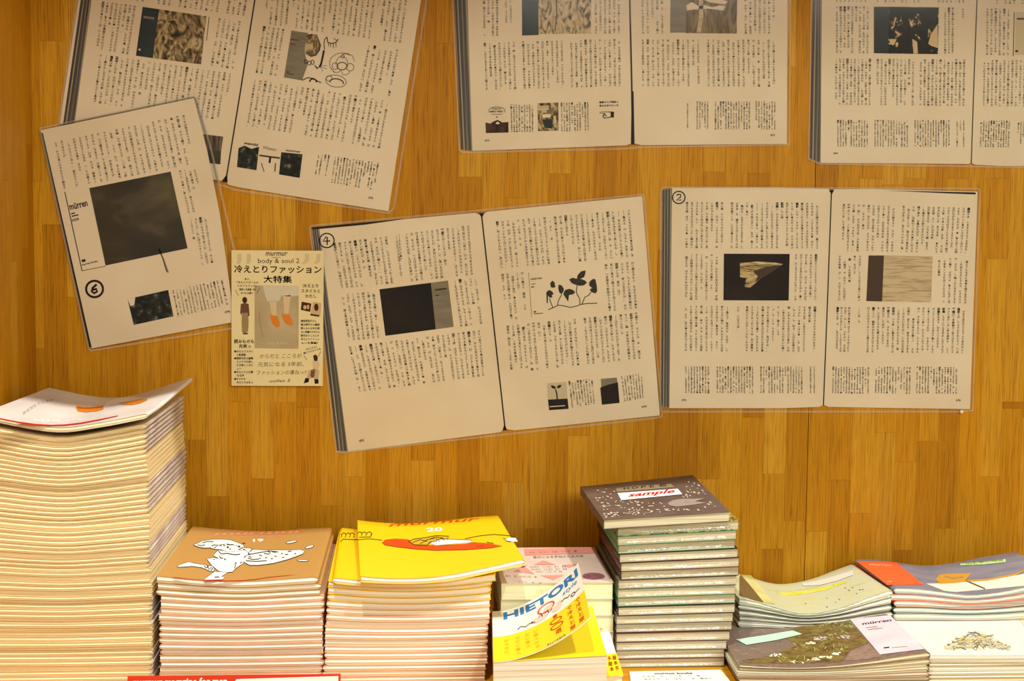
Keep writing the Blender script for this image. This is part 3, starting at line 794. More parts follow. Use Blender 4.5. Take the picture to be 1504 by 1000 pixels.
pr.poly([(388, 462), (410, 474), (442, 472), (458, 510), (468, 545), (445, 552), (410, 530), (394, 495)], ORG, 3, 'picture')
pr.text('body & soul', (292, 676), (420, 676), 24, SK, 3); pr.stroke([(236, 460), (242, 540), (262, 630)], 3, PIC['grey'], 2)
# standing figure
pr.poly([(122, 360), (138, 352), (152, 362), (154, 382), (144, 396), (128, 394), (120, 378)], flat('hair_print', srgb(66, 44, 30)), 2, 'picture')
pr.poly([(110, 402), (138, 394), (164, 402), (170, 480), (160, 490), (158, 462), (118, 462), (112, 480), (106, 460)], flat('jumper_print', srgb(118, 74, 58)), 2, 'picture')
pr.poly([(118, 462), (158, 462), (164, 520), (160, 590), (130, 606), (118, 590), (116, 520)], flat('trouser_print', srgb(160, 136, 100)), 2, 'picture')
pr.ellipse(142, 604, 20, 6, MATS['jumper_print'], 3, name='picture')
pr.text('読みものも', (64, 668), (200, 668), 30, CI, bold=0.035); pr.text('充実っ', (96, 700), (178, 700), 28, CI, bold=0.035)
for k, s in enumerate(('●冷えとりスタイ', '　ル新提案', '●服部先生を編集', '　えとりで元気し', '　た大特インタビ', '　ュー', '●冷えとりと仕事', '　な日本', '●子どもの', '　冷えとりはもん')):
    w = (130, 80, 130, 130, 130, 50, 130, 70, 78, 130)[k]; pr.text(s, (64, 732 + k * 23.5), (64 + w, 732 + k * 23.5), 17, CI, bold=0.04)
for k, (s, x, w) in enumerate((('冷えとり', 534, 106), ('スタイルと', 520, 132), ('わたし', 550, 76))): pr.text(s, (x, 288 + k * 35), (x + w, 288 + k * 35), 27, CI, bold=0.03)
pr.poly([(526, 386), (592, 398), (584, 456), (520, 442)], flat('thumb_dark', srgb(70, 44, 34)), 1, 'picture'); pr.poly([(604, 386), (660, 396), (654, 484), (584, 472), (592, 440)], flat('thumb_tan', srgb(214, 178, 138)), 1, 'picture')
pr.ellipse(548, 424, 12, 14, MATS['thumb_tan'], 2, name='picture'); pr.ellipse(570, 422, 8, 16, MATS['thumb_tan'], 2, name='picture'); pr.ellipse(626, 424, 15, 26, MATS['hair_print'], 2, name='picture'); pr.stroke([(586, 474), (646, 484)], 12, MATS['thumb_dark'], 2)
for k in range(7):
    pr.text(('服部若菜子さん', '菊大野手さん編部', '野人みんな本日部', 'さん見編わかなさん', '服月生りこさんの', '冷えとりファッシ', 'ョンを集編！')[k], (520, 524 + k * 25), (520 + (106, 128, 128, 130, 124, 126, 116)[k], 524 + k * 25), 17, CI, bold=0.04)
for k, (s, x0, x1) in enumerate((('からだと こころが', 236, 524), ('元気になる 5年前、', 222, 540), ('ファッションの書ねっ!!', 212, 558))):
    pr.text(s, (x0, 772 + k * 56), (x1, 768 + k * 56), 34, CI, bold=-0.004, shear=0.15)
pr.text('millet 5', (300, 938), (444, 934), 28, CI, shear=0.3); pr.stroke([(540, 752), (562, 786)], 3, CI); pr.stroke([(656, 726), (640, 762)], 3, CI)
pr.text('冷えとりさん', (556, 718), (632, 698), 15, CI, bold=0.04); pr.text('服とりスタイルを', (540, 744), (658, 712), 15, CI, bold=0.04)
# seated figure
pr.poly([(604, 756), (622, 746), (636, 762), (634, 790), (612, 792)], MATS['hair_print'], 2, 'picture')
pr.poly([(600, 796), (636, 788), (650, 810), (640, 850), (604, 854)], SKN, 2, 'picture')
pr.poly([(572, 856), (612, 846), (646, 856), (640, 916), (612, 916), (606, 880), (592, 912), (562, 910)], flat('jeans_print', srgb(196, 178, 146)), 2, 'picture')
pr.poly([(590, 852), (618, 858), (612, 900), (596, 908), (584, 890)], flat('bag_print', srgb(136, 76, 46)), 3, 'picture')
pr.poly([(552, 906), (578, 912), (572, 936), (540, 944)], MARKER, 3, 'picture'); pr.poly([(612, 914), (640, 916), (642, 944), (616, 948)], MARKER, 3, 'picture')
pr.flush()
PAPER = PAPER_SAVE

# ------------------------------------------------------------------ magazines and books
ORD = ['topmost', 'second', 'third', 'fourth', 'fifth', 'sixth', 'seventh', 'eighth', 'ninth', 'tenth', 'eleventh', 'twelfth', 'thirteenth',
       'fourteenth', 'fifteenth', 'sixteenth', 'seventeenth', 'eighteenth', 'nineteenth']
TENS = {2: 'twenty', 3: 'thirty', 4: 'forty', 5: 'fifty'}
ORDT = {2: 'twentieth', 3: 'thirtieth', 4: 'fortieth', 5: 'fiftieth'}
def ordinal(n):
    if n <= 19: return ORD[n - 1]
    t, u = divmod(n, 10)
    return ORDT[t] if u == 0 else TENS[t] + '-' + ['first', 'second', 'third', 'fourth', 'fifth', 'sixth', 'seventh', 'eighth', 'ninth'][u - 1]

def volume(name, x0, y0, rot, w, d, zb, zt, cover, pages, spine='R', style='fold', nu=14, nv=1, ct=0.0003, inset=0.0011, wrap=None, spine_mat=None):
    """A magazine or book: front-left corner (x0,y0), zb/zt give its lower and upper face over (X,Y).
    Returns root, surf(u,v) -> world point on the front cover."""
    c, s = math.cos(rot), math.sin(rot)
    def xy(u, v): return x0 + u * c - v * s, y0 + u * s + v * c
    cx, cy = xy(w / 2, d / 2)
    root = empty(name, (cx, cy, zb(cx, cy)))
    tm = zt(cx, cy) - zb(cx, cy)
    r = (0.0042 if style == 'fold' else 0.0006)
    us = list(np.linspace(0, w - r, nu)) + [w - r + r * math.sin(a) for a in np.linspace(0, math.pi / 2, 6)[1:]]
    def pinch(u):
        if u <= w - r: return 1.0
        q = min(1.0, (u - (w - r)) / r)
        return math.sqrt(max(0.0, 1 - q * q)) if style == 'fold' else 1.0
    if style == 'square': us = list(np.linspace(0, w, nu))
    ux = (lambda u: u) if spine == 'R' else (lambda u: w - u)
    vs = np.linspace(0, d, nv + 1)
    def shell(off, vlist, u_lo, u_hi):
        """rows of the open cross-section (top open->spine, bottom spine->open), pushed inwards by off"""
        top, bot = [], []
        for u in us:
            uu = u_lo + (u / w) * (u_hi - u_lo)
            rt_, rb_ = [], []
            for v in vlist:
                X, Y = xy(ux(uu), v)
                a, b = zb(X, Y), zt(X, Y); mid, h = (a + b) / 2, (b - a) / 2
                h = max(h * pinch(u) - off, 0.00001)
                rt_.append((X, Y, mid + h)); rb_.append((X, Y, mid - h))
            top.append(rt_); bot.append(rb_)
        return top, bot
    def ring_faces(K, M, base, flip):
        F = []
        for k in range(K - 1):
            for j in range(M - 1):
                q = (base + k * M + j, base + k * M + j + 1, base + (k + 1) * M + j + 1, base + (k + 1) * M + j)
                F.append(q if flip else q[::-1])
        return F
    fl_ = (spine != 'R')
    to, bo = shell(0.0, vs, 0.0, w)
    ti, bi = shell(ct, vs, 0.0, w - ct)
    O = to + bo[::-1]; I = ti + bi[::-1]
    K, M = len(O), len(vs)
    V = [p for row in O for p in row] + [p for row in I for p in row]
    base2 = K * M
    F = ring_faces(K, M, 0, fl_) + ring_faces(K, M, base2, not fl_)
    def strip(idx_o, idx_i, flip):
        out = []
        for k in range(len(idx_o) - 1):
            q = (idx_o[k], idx_o[k + 1], idx_i[k + 1], idx_i[k]); out.append(q if flip else q[::-1])
        return out
    F += strip([k * M for k in range(K)], [base2 + k * M for k in range(K)], not fl_)
    F += strip([k * M + M - 1 for k in range(K)], [base2 + k * M + M - 1 for k in range(K)], fl_)
    for k in (0, K - 1):
        F += strip([k * M + j for j in range(M)], [base2 + k * M + j for j in range(M)], fl_ if k == 0 else not fl_)
    mi = None
    if spine_mat is not None:
        mi = [0] * len(F)
        for k in range(nu - 1, K - nu):
            for j in range(M - 1): mi[k * (M - 1) + j] = 1
    cov = mesh_obj('cover', V, F, [cover, spine_mat] if spine_mat is not None else cover, root, matidx=mi)
    me = cov.data
    for p in me.polygons: p.use_smooth = True
    try: me.set_sharp_from_angle(angle=math.radians(40))
    except Exception: pass
    # page block
    vp = np.linspace(inset, d - inset, nv + 1)
    tp, bp = shell(ct + 0.00004, vp, 0.0007, w - ct - 0.00005)
    Kp = len(tp)
    V = [p for row in tp for p in row] + [p for row in bp for p in row]; b2 = Kp * M
    F = ring_faces(Kp, M, 0, fl_) + ring_faces(Kp, M, b2, not fl_)
    m0 = len(V)
    for k in range(Kp):
        a_, b_ = tp[k][0], bp[k][0]
        bulge = 0.0011 if style == 'fold' else 0.0
        V.append((0.5 * (a_[0] + b_[0]) + s * bulge, 0.5 * (a_[1] + b_[1]) - c * bulge, 0.42 * a_[2] + 0.58 * b_[2]))
    for k in range(Kp - 1):
        q = (k * M, (k + 1) * M, m0 + k + 1, m0 + k); F.append(q[::-1] if not fl_ else q)
        q = (m0 + k, m0 + k + 1, b2 + (k + 1) * M, b2 + k * M); F.append(q[::-1] if not fl_ else q)
        q = (k * M + M - 1, (k + 1) * M + M - 1, b2 + (k + 1) * M + M - 1, b2 + k * M + M - 1); F.append(q if not fl_ else q[::-1])
    for j in range(M - 1):
        q = (j, j + 1, b2 + j + 1, b2 + j); F.append(q if not fl_ else q[::-1])
    mesh_obj('pages', V, F, pages, root)
    if wrap:
        g = 0.0006
        tw, bw = [], []
        wu = list(np.linspace(-g * 1.2, w + g * 1.2, 8)); wv = list(np.linspace(-g * 1.2, d + g * 1.2, 5))
        rr = random.Random(name + str(round(zb(cx, cy), 4)))
        rows_t, rows_b = [], []
        for u in wu:
            a_, b_ = [], []
            for v in wv:
                X, Y = xy(min(max(u, -g * 1.2), w + g * 1.2), v)
                edge = (u < 0) or (u > w) or (v < 0) or (v > d)
                z1, z0 = zt(X, Y), zb(X, Y); k = 0.25 if edge else 0.0
                jt = rr.uniform(-0.0004, 0.0004) if edge else 0
                a_.append((X + jt, Y + jt, z1 + 0.00012 - (z1 - z0) * k)); b_.append((X + jt, Y + jt, z0 - 0.00002 + (z1 - z0) * k))
            rows_t.append(a_); rows_b.append(b_)
        KW, MW = len(wu), len(wv)
        V = [p for row in rows_t for p in row] + [p for row in rows_b for p in row]; b3 = KW * MW
        F = ring_faces(KW, MW, 0, False) + ring_faces(KW, MW, b3, True)
        per = [k * MW for k in range(KW)] + [(KW - 1) * MW + j for j in range(1, MW)] + [k * MW + MW - 1 for k in range(KW - 2, -1, -1)] + [j for j in range(MW - 2, 0, -1)]
        for a, b in zip(per, per[1:] + per[:1]): F.append((a, b, b3 + b, b3 + a))
        mesh_obj('shrink_wrap', V, F, wrap, root, smooth=True)
    def surf(X, Y): return zt(X, Y)
    root['_w'] = w; del root['_w']
    return root, surf, xy

def cover_printer(root, surf, T=(1, 0, 0), z0=None, split=6.0, lift=0.00022):
    sv = np.vectorize(surf)
    def to3d(P, layer):
        d = vray(P); z = np.full(len(P), z0)
        for _ in range(12):
            t = (z - CP[2]) / d[:, 2]
            X = CP[0] + d[:, 0] * t; Y = CP[1] + d[:, 1] * t
            z = 0.5 * z + 0.5 * sv(X, Y)
        t = (z - CP[2]) / d[:, 2]
        W = CP + d * t[:, None]
        W[:, 2] = sv(W[:, 0], W[:, 1]) + lift + 0.00007 * layer
        return W
    return Printer([c for c in root.children if c.name.startswith('cover')][0], to3d, T, split)

def interp(xs, ys):
    """smooth profile through points"""
    xs = np.array(xs, float); ys = np.array(ys, float)
    dm = np.gradient(ys, xs)
    def f(x):
        if x <= xs[0]: return ys[0] + dm[0] * (x - xs[0])
        if x >= xs[-1]: return ys[-1] + dm[-1] * (x - xs[-1])
        i = int(np.searchsorted(xs, x)) - 1
        h = xs[i + 1] - xs[i]; t = (x - xs[i]) / h
        return (2*t**3 - 3*t**2 + 1) * ys[i] + (t**3 - 2*t**2 + t) * h * dm[i] + (-2*t**3 + 3*t**2) * ys[i+1] + (t**3 - t**2) * h * dm[i+1]
    return f

def stack_levels(n, prof, mean, power=1.2, z_low=0.0003, rseed=0, jit=0.12):
    """level surfaces 0..n of a pile whose top follows prof(X) and flattens downwards"""
    r = random.Random(rseed)
    ts = [0.0]
    for _ in range(n): ts.append(ts[-1] + 1 + r.uniform(-jit, jit))
    ts = [t / ts[-1] for t in ts]
    def lev(i):
        s = ts[i]
        return lambda X, Y: z_low + (mean - z_low) * s + (prof(X) - mean) * (s ** power)
    return [lev(i) for i in range(n + 1)]

def up(f, dz): return lambda X, Y: f(X, Y) + dz

CREAM = page_mat('pages_cream', srgb(236, 216, 166), srgb(250, 240, 202), 1500)
WHITEP = page_mat('pages_white', srgb(234, 226, 204), srgb(251, 247, 234), 1500)
GREYP = page_mat('pages_grey', srgb(188, 178, 152), srgb(226, 216, 188), 1700)
COOLP = page_mat('pages_cool', srgb(176, 178, 170), srgb(230, 230, 218), 1700)
LEMONP = page_mat('pages_lemon', srgb(226, 222, 176), srgb(244, 240, 202), 1900)

# --- tall stack by the side panel
COVER_MAUVE = noise_mat('cover_mauve', (25, 25, 25), [(0.35, srgb(196, 180, 172)), (0.7, srgb(228, 216, 204))], 1.0, 2.0, 0.45)
COVER_CREAM = flat('cover_cream', srgb(232, 206, 158), 0.5)
COVER_TOPW = noise_mat('cover_greywhite', (16, 9, 16), [(0.3, srgb(206, 200, 198)), (0.7, srgb(232, 228, 226))], 1.0, 2.0, 0.38)
prof = interp([-0.386, -0.3666, -0.337, -0.3132, -0.2773, -0.2352], [0.2455, 0.2415, 0.2355, 0.233, 0.238, 0.2465])
NL = 54
lv = stack_levels(NL, prof, 0.2385, 1.5, 0.0003, 5)
groups = []
flip = True
for n in (7, 6, 6, 6, 5, 6, 6, 6, 6):
    groups += [flip] * n; flip = not flip
rr = random.Random(3)
gx = 0.0
for i in range(NL):
    k = NL - i                     # 1 = topmost
    sp = 'R' if groups[k - 1] else 'L'
    x0 = -0.3845 + (0.0012 if lv[i](-0.3, 1.3) < 0.09 else 0.0) + rr.uniform(-0.0007, 0.0007) - (0.0012 if k < 12 else 0)
    y0 = 1.286 + rr.uniform(-0.0012, 0.0012) + (0.0015 if 13 < k < 22 else 0)
    if k == 1: break
    root, surf, xy = volume('magazine', x0, y0, rr.uniform(-0.003, 0.003), 0.148, 0.207, lv[i], up(lv[i + 1], -0.0004), COVER_CREAM, CREAM, sp, nu=12, spine_mat=COVER_MAUVE)
    tag(root, 'cream saddle-stitched magazine, %s from the top of the tall stack beside the side panel' % (ordinal(k)), 'magazine', 'magazines in the tall stack')
top_prof = interp([-0.386, -0.3666, -0.337, -0.3132, -0.2773, -0.2352], [0.2502, 0.2465, 0.2405, 0.2382, 0.243, 0.2515])
def ztop_left(X, Y):
    q = max(0.0, (X + 0.285) / 0.05) * max(0.0, (Y - 1.33) / 0.17)
    return top_prof(X) + 0.007 * min(q, 1.6)
def zbot_left(X, Y): return max(lv[NL - 1](X, Y) + 0.0002, ztop_left(X, Y) - 0.0048)
root, surf, xy = volume('magazine', -0.3835, 1.284, -0.035, 0.148, 0.210, zbot_left, ztop_left, COVER_TOPW, CREAM, 'R', nu=20, nv=10)
tag(root, 'grey-white magazine with orange clogs on its cover, topmost on the tall stack', 'magazine', 'magazines in the tall stack')
pr = cover_printer(root, surf, (1504 / 310, 0, 540), 0.243, 5.0)
pr.poly([(540, 285), (550, 272), (580, 278), (640, 284), (700, 275), (738, 272), (736, 298), (690, 312), (610, 320), (555, 312)], ORG, 2, 'cover_picture')
pr.poly([(850, 258), (900, 248), (990, 225), (1040, 220), (1050, 232), (1000, 255), (940, 268), (880, 266)], ORG, 2, 'cover_picture')
pr.poly([(548, 282), (600, 288), (690, 282), (735, 276), (730, 286), (640, 296), (560, 294)], flat('clog_shade', srgb(190, 84, 14)), 3, 'cover_picture')
pr.poly([(744, 280), (760, 245), (850, 215), (1000, 212), (1050, 218), (850, 252), (835, 262), (780, 268)], flat('sock_white', srgb(240, 236, 232)), 1, 'cover_picture')
pr.text('からだと', (165, 338), (260, 272), 22, PIC['grey'], 2, shear=0.2); pr.text('こころが', (262, 262), (380, 238), 20, PIC['grey'], 2, shear=0.2)
pr.text('body & soul', (250, 386), (425, 388), 30, flat('white_ink', (0.9, 0.9, 0.88)), 2, bold=0.02); pr.text('magazine', (470, 384), (610, 372), 22, MATS['white_ink'], 2)
RED = flat('red_ink', srgb(196, 30, 20), 0.5)
pr.poly([(-20, 362), (120, 384), (250, 402), (360, 409), (460, 406), (580, 392), (720, 366), (840, 342), (840, 347), (720, 375), (580, 402), (460, 417), (360, 419), (240, 411), (100, 392), (-20, 370)], RED, 2, 'cover_picture')
pr.flush()

# --- stack with the tan cover
COVER_TAN = flat('cover_tan', srgb(190, 146, 82), 0.45, 0.3)
COVER_TANB = noise_mat('cover_pinkish', (40, 40, 40), [(0.35, srgb(206, 164, 124)), (0.7, srgb(228, 172, 148))], 1.0, 2.0, 0.5)
prof = interp([-0.232, -0.188, -0.1515, -0.1146, -0.082], [0.1022, 0.098, 0.0965, 0.0985, 0.1005])
NB = 18
lv = stack_levels(NB, prof, 0.099, 1.4, 0.0003, 7)
for i in range(NB):
    k = NB - i
    sp = 'R' if k in (1, 2, 4, 5, 6, 7, 14, 15, 16, 17, 18) else 'L'
    x0 = -0.2305 + rr.uniform(-0.0008, 0.0012) + (0.0015 if k > 3 else -0.0008)
    top = (k == 1)
    root, surf, xy = volume('magazine', x0, 1.285 + rr.uniform(-0.001, 0.001), 0.0 if not top else -0.004, 0.148 - (0.002 if top else 0), 0.208, lv[i], up(lv[i + 1], -0.0002 if not top else 0.0),
                            COVER_TAN if k <= 3 else COVER_TANB, WHITEP, sp, nu=14, nv=4 if top else 1)
    tag(root, 'tan magazine with a white running cook drawn on its cover, topmost of its stack' if top else
        'magazine in the tan-covered stack beside the yellow stack, %s from the top' % ordinal(k), 'magazine', 'magazines in the tan stack')
    if top:
        pr = cover_printer(root, surf, (1504 / 280, 220, 760), 0.099, 4.0)
        WI = MATS['white_ink']; BL = flat('black_ink', srgb(24, 18, 14)); CORAL = flat('coral_ink', srgb(242, 146, 118))
        pr.T = (1504 / 210, 255, 780)
        pr.text('murmur', (412, 50), (1365, 20), 54, CORAL, 1, bold=0.02, shear=0.25); pr.text('magazine', (680, 76), (1120, 62), 20, CORAL, 1)
        pr.text('19', (812, 114), (945, 110), 40, WI, 1, bold=0.03)
        shapes = [
            [(35, 372), (100, 345), (160, 328), (220, 345), (320, 360), (430, 375), (420, 425), (380, 420), (300, 385), (200, 370), (60, 380)],
            [(430, 430), (570, 435), (500, 480), (540, 490), (510, 512), (320, 515), (350, 490)],
            [(350, 295), (420, 285), (520, 300), (640, 335), (745, 332), (650, 395), (620, 430), (540, 437), (470, 420), (400, 360)],
            [(470, 205), (560, 215), (660, 215), (720, 200), (780, 215), (785, 250), (740, 270), (750, 322), (660, 345), (540, 330), (480, 290), (420, 262), (440, 235)],
            [(730, 185), (800, 185), (830, 197), (940, 205), (1100, 205), (1250, 205), (1330, 200), (1375, 215), (1360, 240), (1300, 265), (1200, 300), (1050, 340), (900, 360), (800, 360), (750, 335), (740, 300), (760, 270), (805, 245), (785, 222)],
            [(380, 150), (440, 140), (520, 135), (620, 140), (700, 150), (742, 180), (720, 205), (650, 217), (560, 217), (500, 197), (430, 192), (390, 180)],
            [(212, 150), (250, 135), (300, 110), (400, 95), (500, 92), (600, 100), (680, 130), (730, 150), (738, 172), (690, 172), (650, 150), (560, 136), (480, 146), (400, 150), (380, 178), (330, 180), (270, 172)]]
        for n_, q in enumerate(shapes): pr.stroke(q, 11, BL, 1 + n_ // 2, closed=True, name='cover_outline')
        for n_, q in enumerate(shapes): pr.poly(q, WI, 2 + n_ // 2, 'cover_picture')
        for cx, cy, rx, ry, ro in ((1240, 117, 62, 13, -0.2), (1430, 168, 50, 16, -0.3), (1360, 312, 64, 11, 0.05), (738, 130, 16, 5, 0)):
            pr.ellipse(cx, cy, rx, ry, BL, 1, ro, 'cover_outline'); pr.ellipse(cx, cy, rx - 7, ry - 5, WI, 2, ro, 'cover_picture')
        for cx, cy in ((570, 175), (688, 167)): pr.ellipse(cx, cy, 13, 9, BL, 7, 0, 'cover_outline')
        for q in ([(400, 165), (430, 150), (470, 155), (440, 175), (425, 185)], [(480, 160), (505, 150), (500, 170)], [(520, 150), (545, 160)], [(560, 148), (600, 150), (630, 146)], [(585, 192), (605, 196)], [(680, 200), (715, 190), (725, 180)],
                  [(300, 130), (360, 115), (420, 118)], [(250, 150), (290, 160), (330, 150)], [(470, 215), (500, 245), (560, 240), (640, 255), (700, 250)], [(480, 265), (495, 290), (520, 292)], [(530, 295), (550, 310)],
                  [(645, 345), (650, 375), (640, 395)], [(650, 335), (665, 350)], [(700, 345), (715, 330)], [(320, 370), (345, 395), (370, 372)], [(350, 368), (375, 410), (400, 385)], [(395, 420), (425, 378)], [(430, 490), (480, 488)], [(420, 300), (430, 310)],
                  [(800, 225), (830, 195)], [(780, 290), (830, 305), (900, 300)], [(790, 270), (820, 285)], [(760, 318), (860, 325), (980, 318)], [(900, 255), (930, 268)], [(905, 285), (915, 300)], [(990, 215), (1020, 240)], [(950, 240), (1010, 250)], [(1040, 225), (1080, 228)],
                  [(1060, 268), (1085, 275)], [(1020, 295), (1045, 298)], [(1130, 240), (1150, 245)], [(1170, 255), (1205, 250)], [(1200, 222), (1240, 215)], [(1270, 240), (1290, 245)], [(1140, 285), (1165, 280)], [(960, 290), (985, 280)], [(780, 255), (860, 240), (1000, 215), (1100, 225)]):
            pr.stroke(q, 8, BL, 8, name='cover_outline')
        pr.poly([(0, 485), (200, 508), (320, 518), (520, 522), (700, 520), (850, 508), (1000, 485), (1200, 466), (1300, 462), (1200, 470), (1000, 491), (850, 515), (700, 527), (500, 529), (320, 525), (180, 514), (0, 491)], RED, 2, 'cover_picture')
        pr.flush()
rr = random.Random(8)

# --- yellow stack
YEL = flat('cover_yellow', srgb(250, 208, 20), 0.4, 0.4)
YELB = noise_mat('cover_peach', (30, 30, 30), [(0.3, srgb(232, 180, 146)), (0.7, srgb(242, 196, 164))], 1.0, 2.0, 0.5)
prof = interp([-0.08, -0.046, -0.003, 0.04, 0.074, 0.1], [0.0965, 0.0925, 0.0905, 0.092, 0.0955, 0.099])
NY = 16
lv = stack_levels(NY, prof, 0.0925, 1.5, 0.0003, 9)
for i in range(NY):
    k = NY - i + 2
    s = i / NY
    sp = 'R' if k in (3, 4, 9, 10, 11, 12, 13) else 'L'
    x0 = -0.0815 + 0.0055 * s + rr.uniform(-0.0007, 0.0007)
    root, surf, xy = volume('magazine', x0, 1.284 + rr.uniform(-0.001, 0.001), 0.004, 0.150, 0.207, lv[i], up(lv[i + 1], -0.0002), YEL if k < 6 else YELB, WHITEP, sp, nu=14)
    tag(root, 'magazine with peach edges in the yellow-topped stack, %s from the top' % ordinal(k), 'magazine', 'magazines in the yellow stack')
prof2 = interp([-0.08, -0.046, -0.003, 0.04, 0.074, 0.106], [0.1025, 0.0985, 0.0960, 0.098, 0.1020, 0.1085])
z2 = lambda X, Y: prof2(X)
root, surf, xy = volume('magazine', -0.0720, 1.277, 0.018, 0.149, 0.208, up(lv[NY], 0.0), up(z2, -0.0002), YEL, WHITEP, 'L', nu=16, nv=3)
tag(root, 'yellow magazine lying skewed just beneath the topmost yellow one', 'magazine', 'magazines in the yellow stack')
pr = cover_printer(root, surf, (4.7, 470, 740), 0.103, 4.0)
pr.stroke([(140, 262), (160, 245), (240, 248), (262, 246)], 4, BL, 2, name='cover_outline')
for x in (165, 195, 222): pr.ring(x, 218, 14, 16, 4, BL, 2, a0=3.4, a1=7.4, name='cover_outline')
pr.stroke([(150, 208), (150, 232)], 4, BL, 2, name='cover_outline')
pr.flush()
prof3 = interp([-0.062, -0.046, -0.003, 0.03, 0.0586, 0.085, 0.1044, 0.112], [0.1068, 0.1045, 0.1015, 0.1035, 0.1085, 0.1140, 0.1178, 0.1185])
z3 = lambda X, Y: prof3(X) + (0.0048 * min(1.0, max(0.0, (0.085 - X) / 0.05)) - 0.0025 * max(0.0, (X - 0.07)) / 0.03) * max(0.0, (Y - 1.27)) / 0.22
z3b = lambda X, Y: max(prof2(X) + 0.0001, z3(X, Y) - 0.0064)
root, surf, xy = volume('magazine', -0.0465, 1.268, 0.052, 0.150, 0.212, z3b, z3, YEL, WHITEP, 'R', nu=22, nv=8)
tag(root, 'yellow magazine with a figure asleep on a red leaf, topmost and overhanging its stack', 'magazine', 'magazines in the yellow stack')
pr = cover_printer(root, surf, (4.7, 470, 740), 0.108, 4.0)
ORED = flat('orange_red_ink', srgb(236, 78, 26))
pr.T = (1504 / 240, 540, 755)
pr.text('murmur', (180, 117), (1005, 62), 46, ORED, 1, bold=0.01, shear=0.25)
pr.text('20', (542, 164), (690, 156), 48, WI, 1, bold=0.03)
pr.T = (4.7, 470, 740)
redleaf = [(430, 270), (450, 250), (520, 243), (610, 248), (640, 280), (750, 286), (800, 290), (1000, 280), (1060, 268), (1160, 275), (1255, 293), (1180, 305), (1000, 318), (800, 322), (650, 312), (530, 298), (450, 285)]
pr.poly(redleaf, ORED, 2, 'cover_picture'); pr.stroke(redleaf, 4, BL, 1, closed=True, name='cover_outline')
HAIR = flat('straw_hair', srgb(206, 170, 40))
hair = [(612, 262), (650, 245), (730, 235), (800, 222), (890, 225), (880, 245), (830, 260), (760, 265), (740, 288), (650, 285)]
pr.poly(hair, HAIR, 3, 'cover_picture'); pr.stroke(hair, 5, BL, 4, closed=True, name='cover_outline')
pr.poly([(755, 272), (830, 246), (900, 247), (1050, 254), (1046, 268), (900, 280), (800, 289)], WI, 4, 'cover_picture'); pr.stroke([(755, 272), (830, 246), (900, 247), (1050, 254), (1046, 268)], 4, BL, 5, name='cover_outline')
for q in ([(640, 270), (690, 250), (740, 262)], [(690, 280), (740, 250), (790, 240)], [(760, 245), (800, 232), (850, 240)], [(800, 240), (815, 255), (840, 240), (860, 255)]): pr.stroke(q, 4, BL, 5, name='cover_outline')
for q in ([(260, 250), (340, 242), (430, 252)], [(1000, 242), (1100, 222), (1200, 212), (1320, 222), (1345, 238)], [(1150, 265), (1200, 275)]): pr.stroke(q, 3.5, BL, 2, name='cover_outline')
pr.poly([(1275, 245), (1310, 236), (1350, 236), (1366, 262), (1320, 264), (1290, 258)], WI, 2, 'cover_picture'); pr.stroke([(1265, 240), (1290, 246), (1280, 256), (1320, 264)], 4, BL, 3, name='cover_outline')
for x in (275, 305, 340): pr.ring(x, 210, 15, 15, 4, BL, 2, a0=3.2, a1=7.2, name='cover_outline')
pr.stroke([(360, 205), (350, 230), (270, 232)], 4, BL, 2, name='cover_outline')
pr.text('A.N', (1080, 303), (1130, 298), 16, BL, 3)
pr.flush()

# --- pale pink paperbacks behind
PINKC = noise_mat('cover_palepink', (20, 20, 20), [(0.3, srgb(212, 194, 184)), (0.7, srgb(228, 212, 202))], 1.0, 2.0, 0.4)
zs = [0.0002, 0.0165, 0.0327, 0.0489, 0.0652, 0.0816]
for i in range(5):
    k = 5 - i
    f0 = (lambda z: (lambda X, Y: z))(zs[i]); f1 = (lambda z: (lambda X, Y: z))(zs[i + 1] - 0.0003)
    dx = (0.0, 0.0005, 0.001, -0.001, 0.0)[i]
    root, surf, xy = volume('paperback_book', 0.0850 + dx, 1.327, 0.0, 0.1075, 0.148, f0, f1, PINKC, LEMONP, 'R' if i % 2 else 'L', 'square', nu=10)
    tag(root, 'pale pink paperback with a purple oval on its cover, topmost behind the curled booklet' if k == 1 else
        'pale pink paperback with lemon page edges behind the curled booklet, %s from the top' % ordinal(k), 'book', 'pale pink paperbacks')
    if k == 1:
        pr = cover_printer(root, surf, (1504 / 180, 730, 795), 0.0813, 5.0)
        PK = flat('rose_ink', srgb(222, 150, 138)); GR = flat('grey_ink', srgb(120, 104, 92)); PU = noise_mat('plum_ink', (900, 900, 900), [(0.45, srgb(128, 66, 86)), (0.62, srgb(176, 130, 140))])
        pr.poly([(330, 95), (1180, 75), (1210, 150), (340, 175)], PK, 1, 'cover_picture')
        for q in ([(450, 290), (565, 235), (720, 288), (590, 292)], [(800, 290), (1000, 280), (880, 325)], [(530, 420), (820, 415), (690, 475)], [(200, 370), (330, 300), (460, 405), (330, 385)], [(240, 330), (380, 290), (330, 320)]): pr.poly(q, PK, 1, 'cover_picture')
        pr.text('自分になる手帖のための本', (440, 210), (1060, 195), 34, GR, 2); pr.text('さん　カバー　人生　つくる　書', (390, 150), (980, 132), 26, GR, 2)
        for y_, a, b in ((325, 400, 850), (355, 420, 860), (385, 480, 800)): pr.text('からだと　こころに　きく　本を', (a, y_), (b, y_ - 4), 24, GR, 2)
        pr.text('日々　を　たのしむ　手', (100, 435), (490, 450), 24, GR, 2); pr.text('ノート　の　本', (250, 500), (550, 525), 22, GR, 2)
        pr.ellipse(1185, 430, 138, 42, PU, 2, 0.02, 'cover_picture')
        pr.flush()

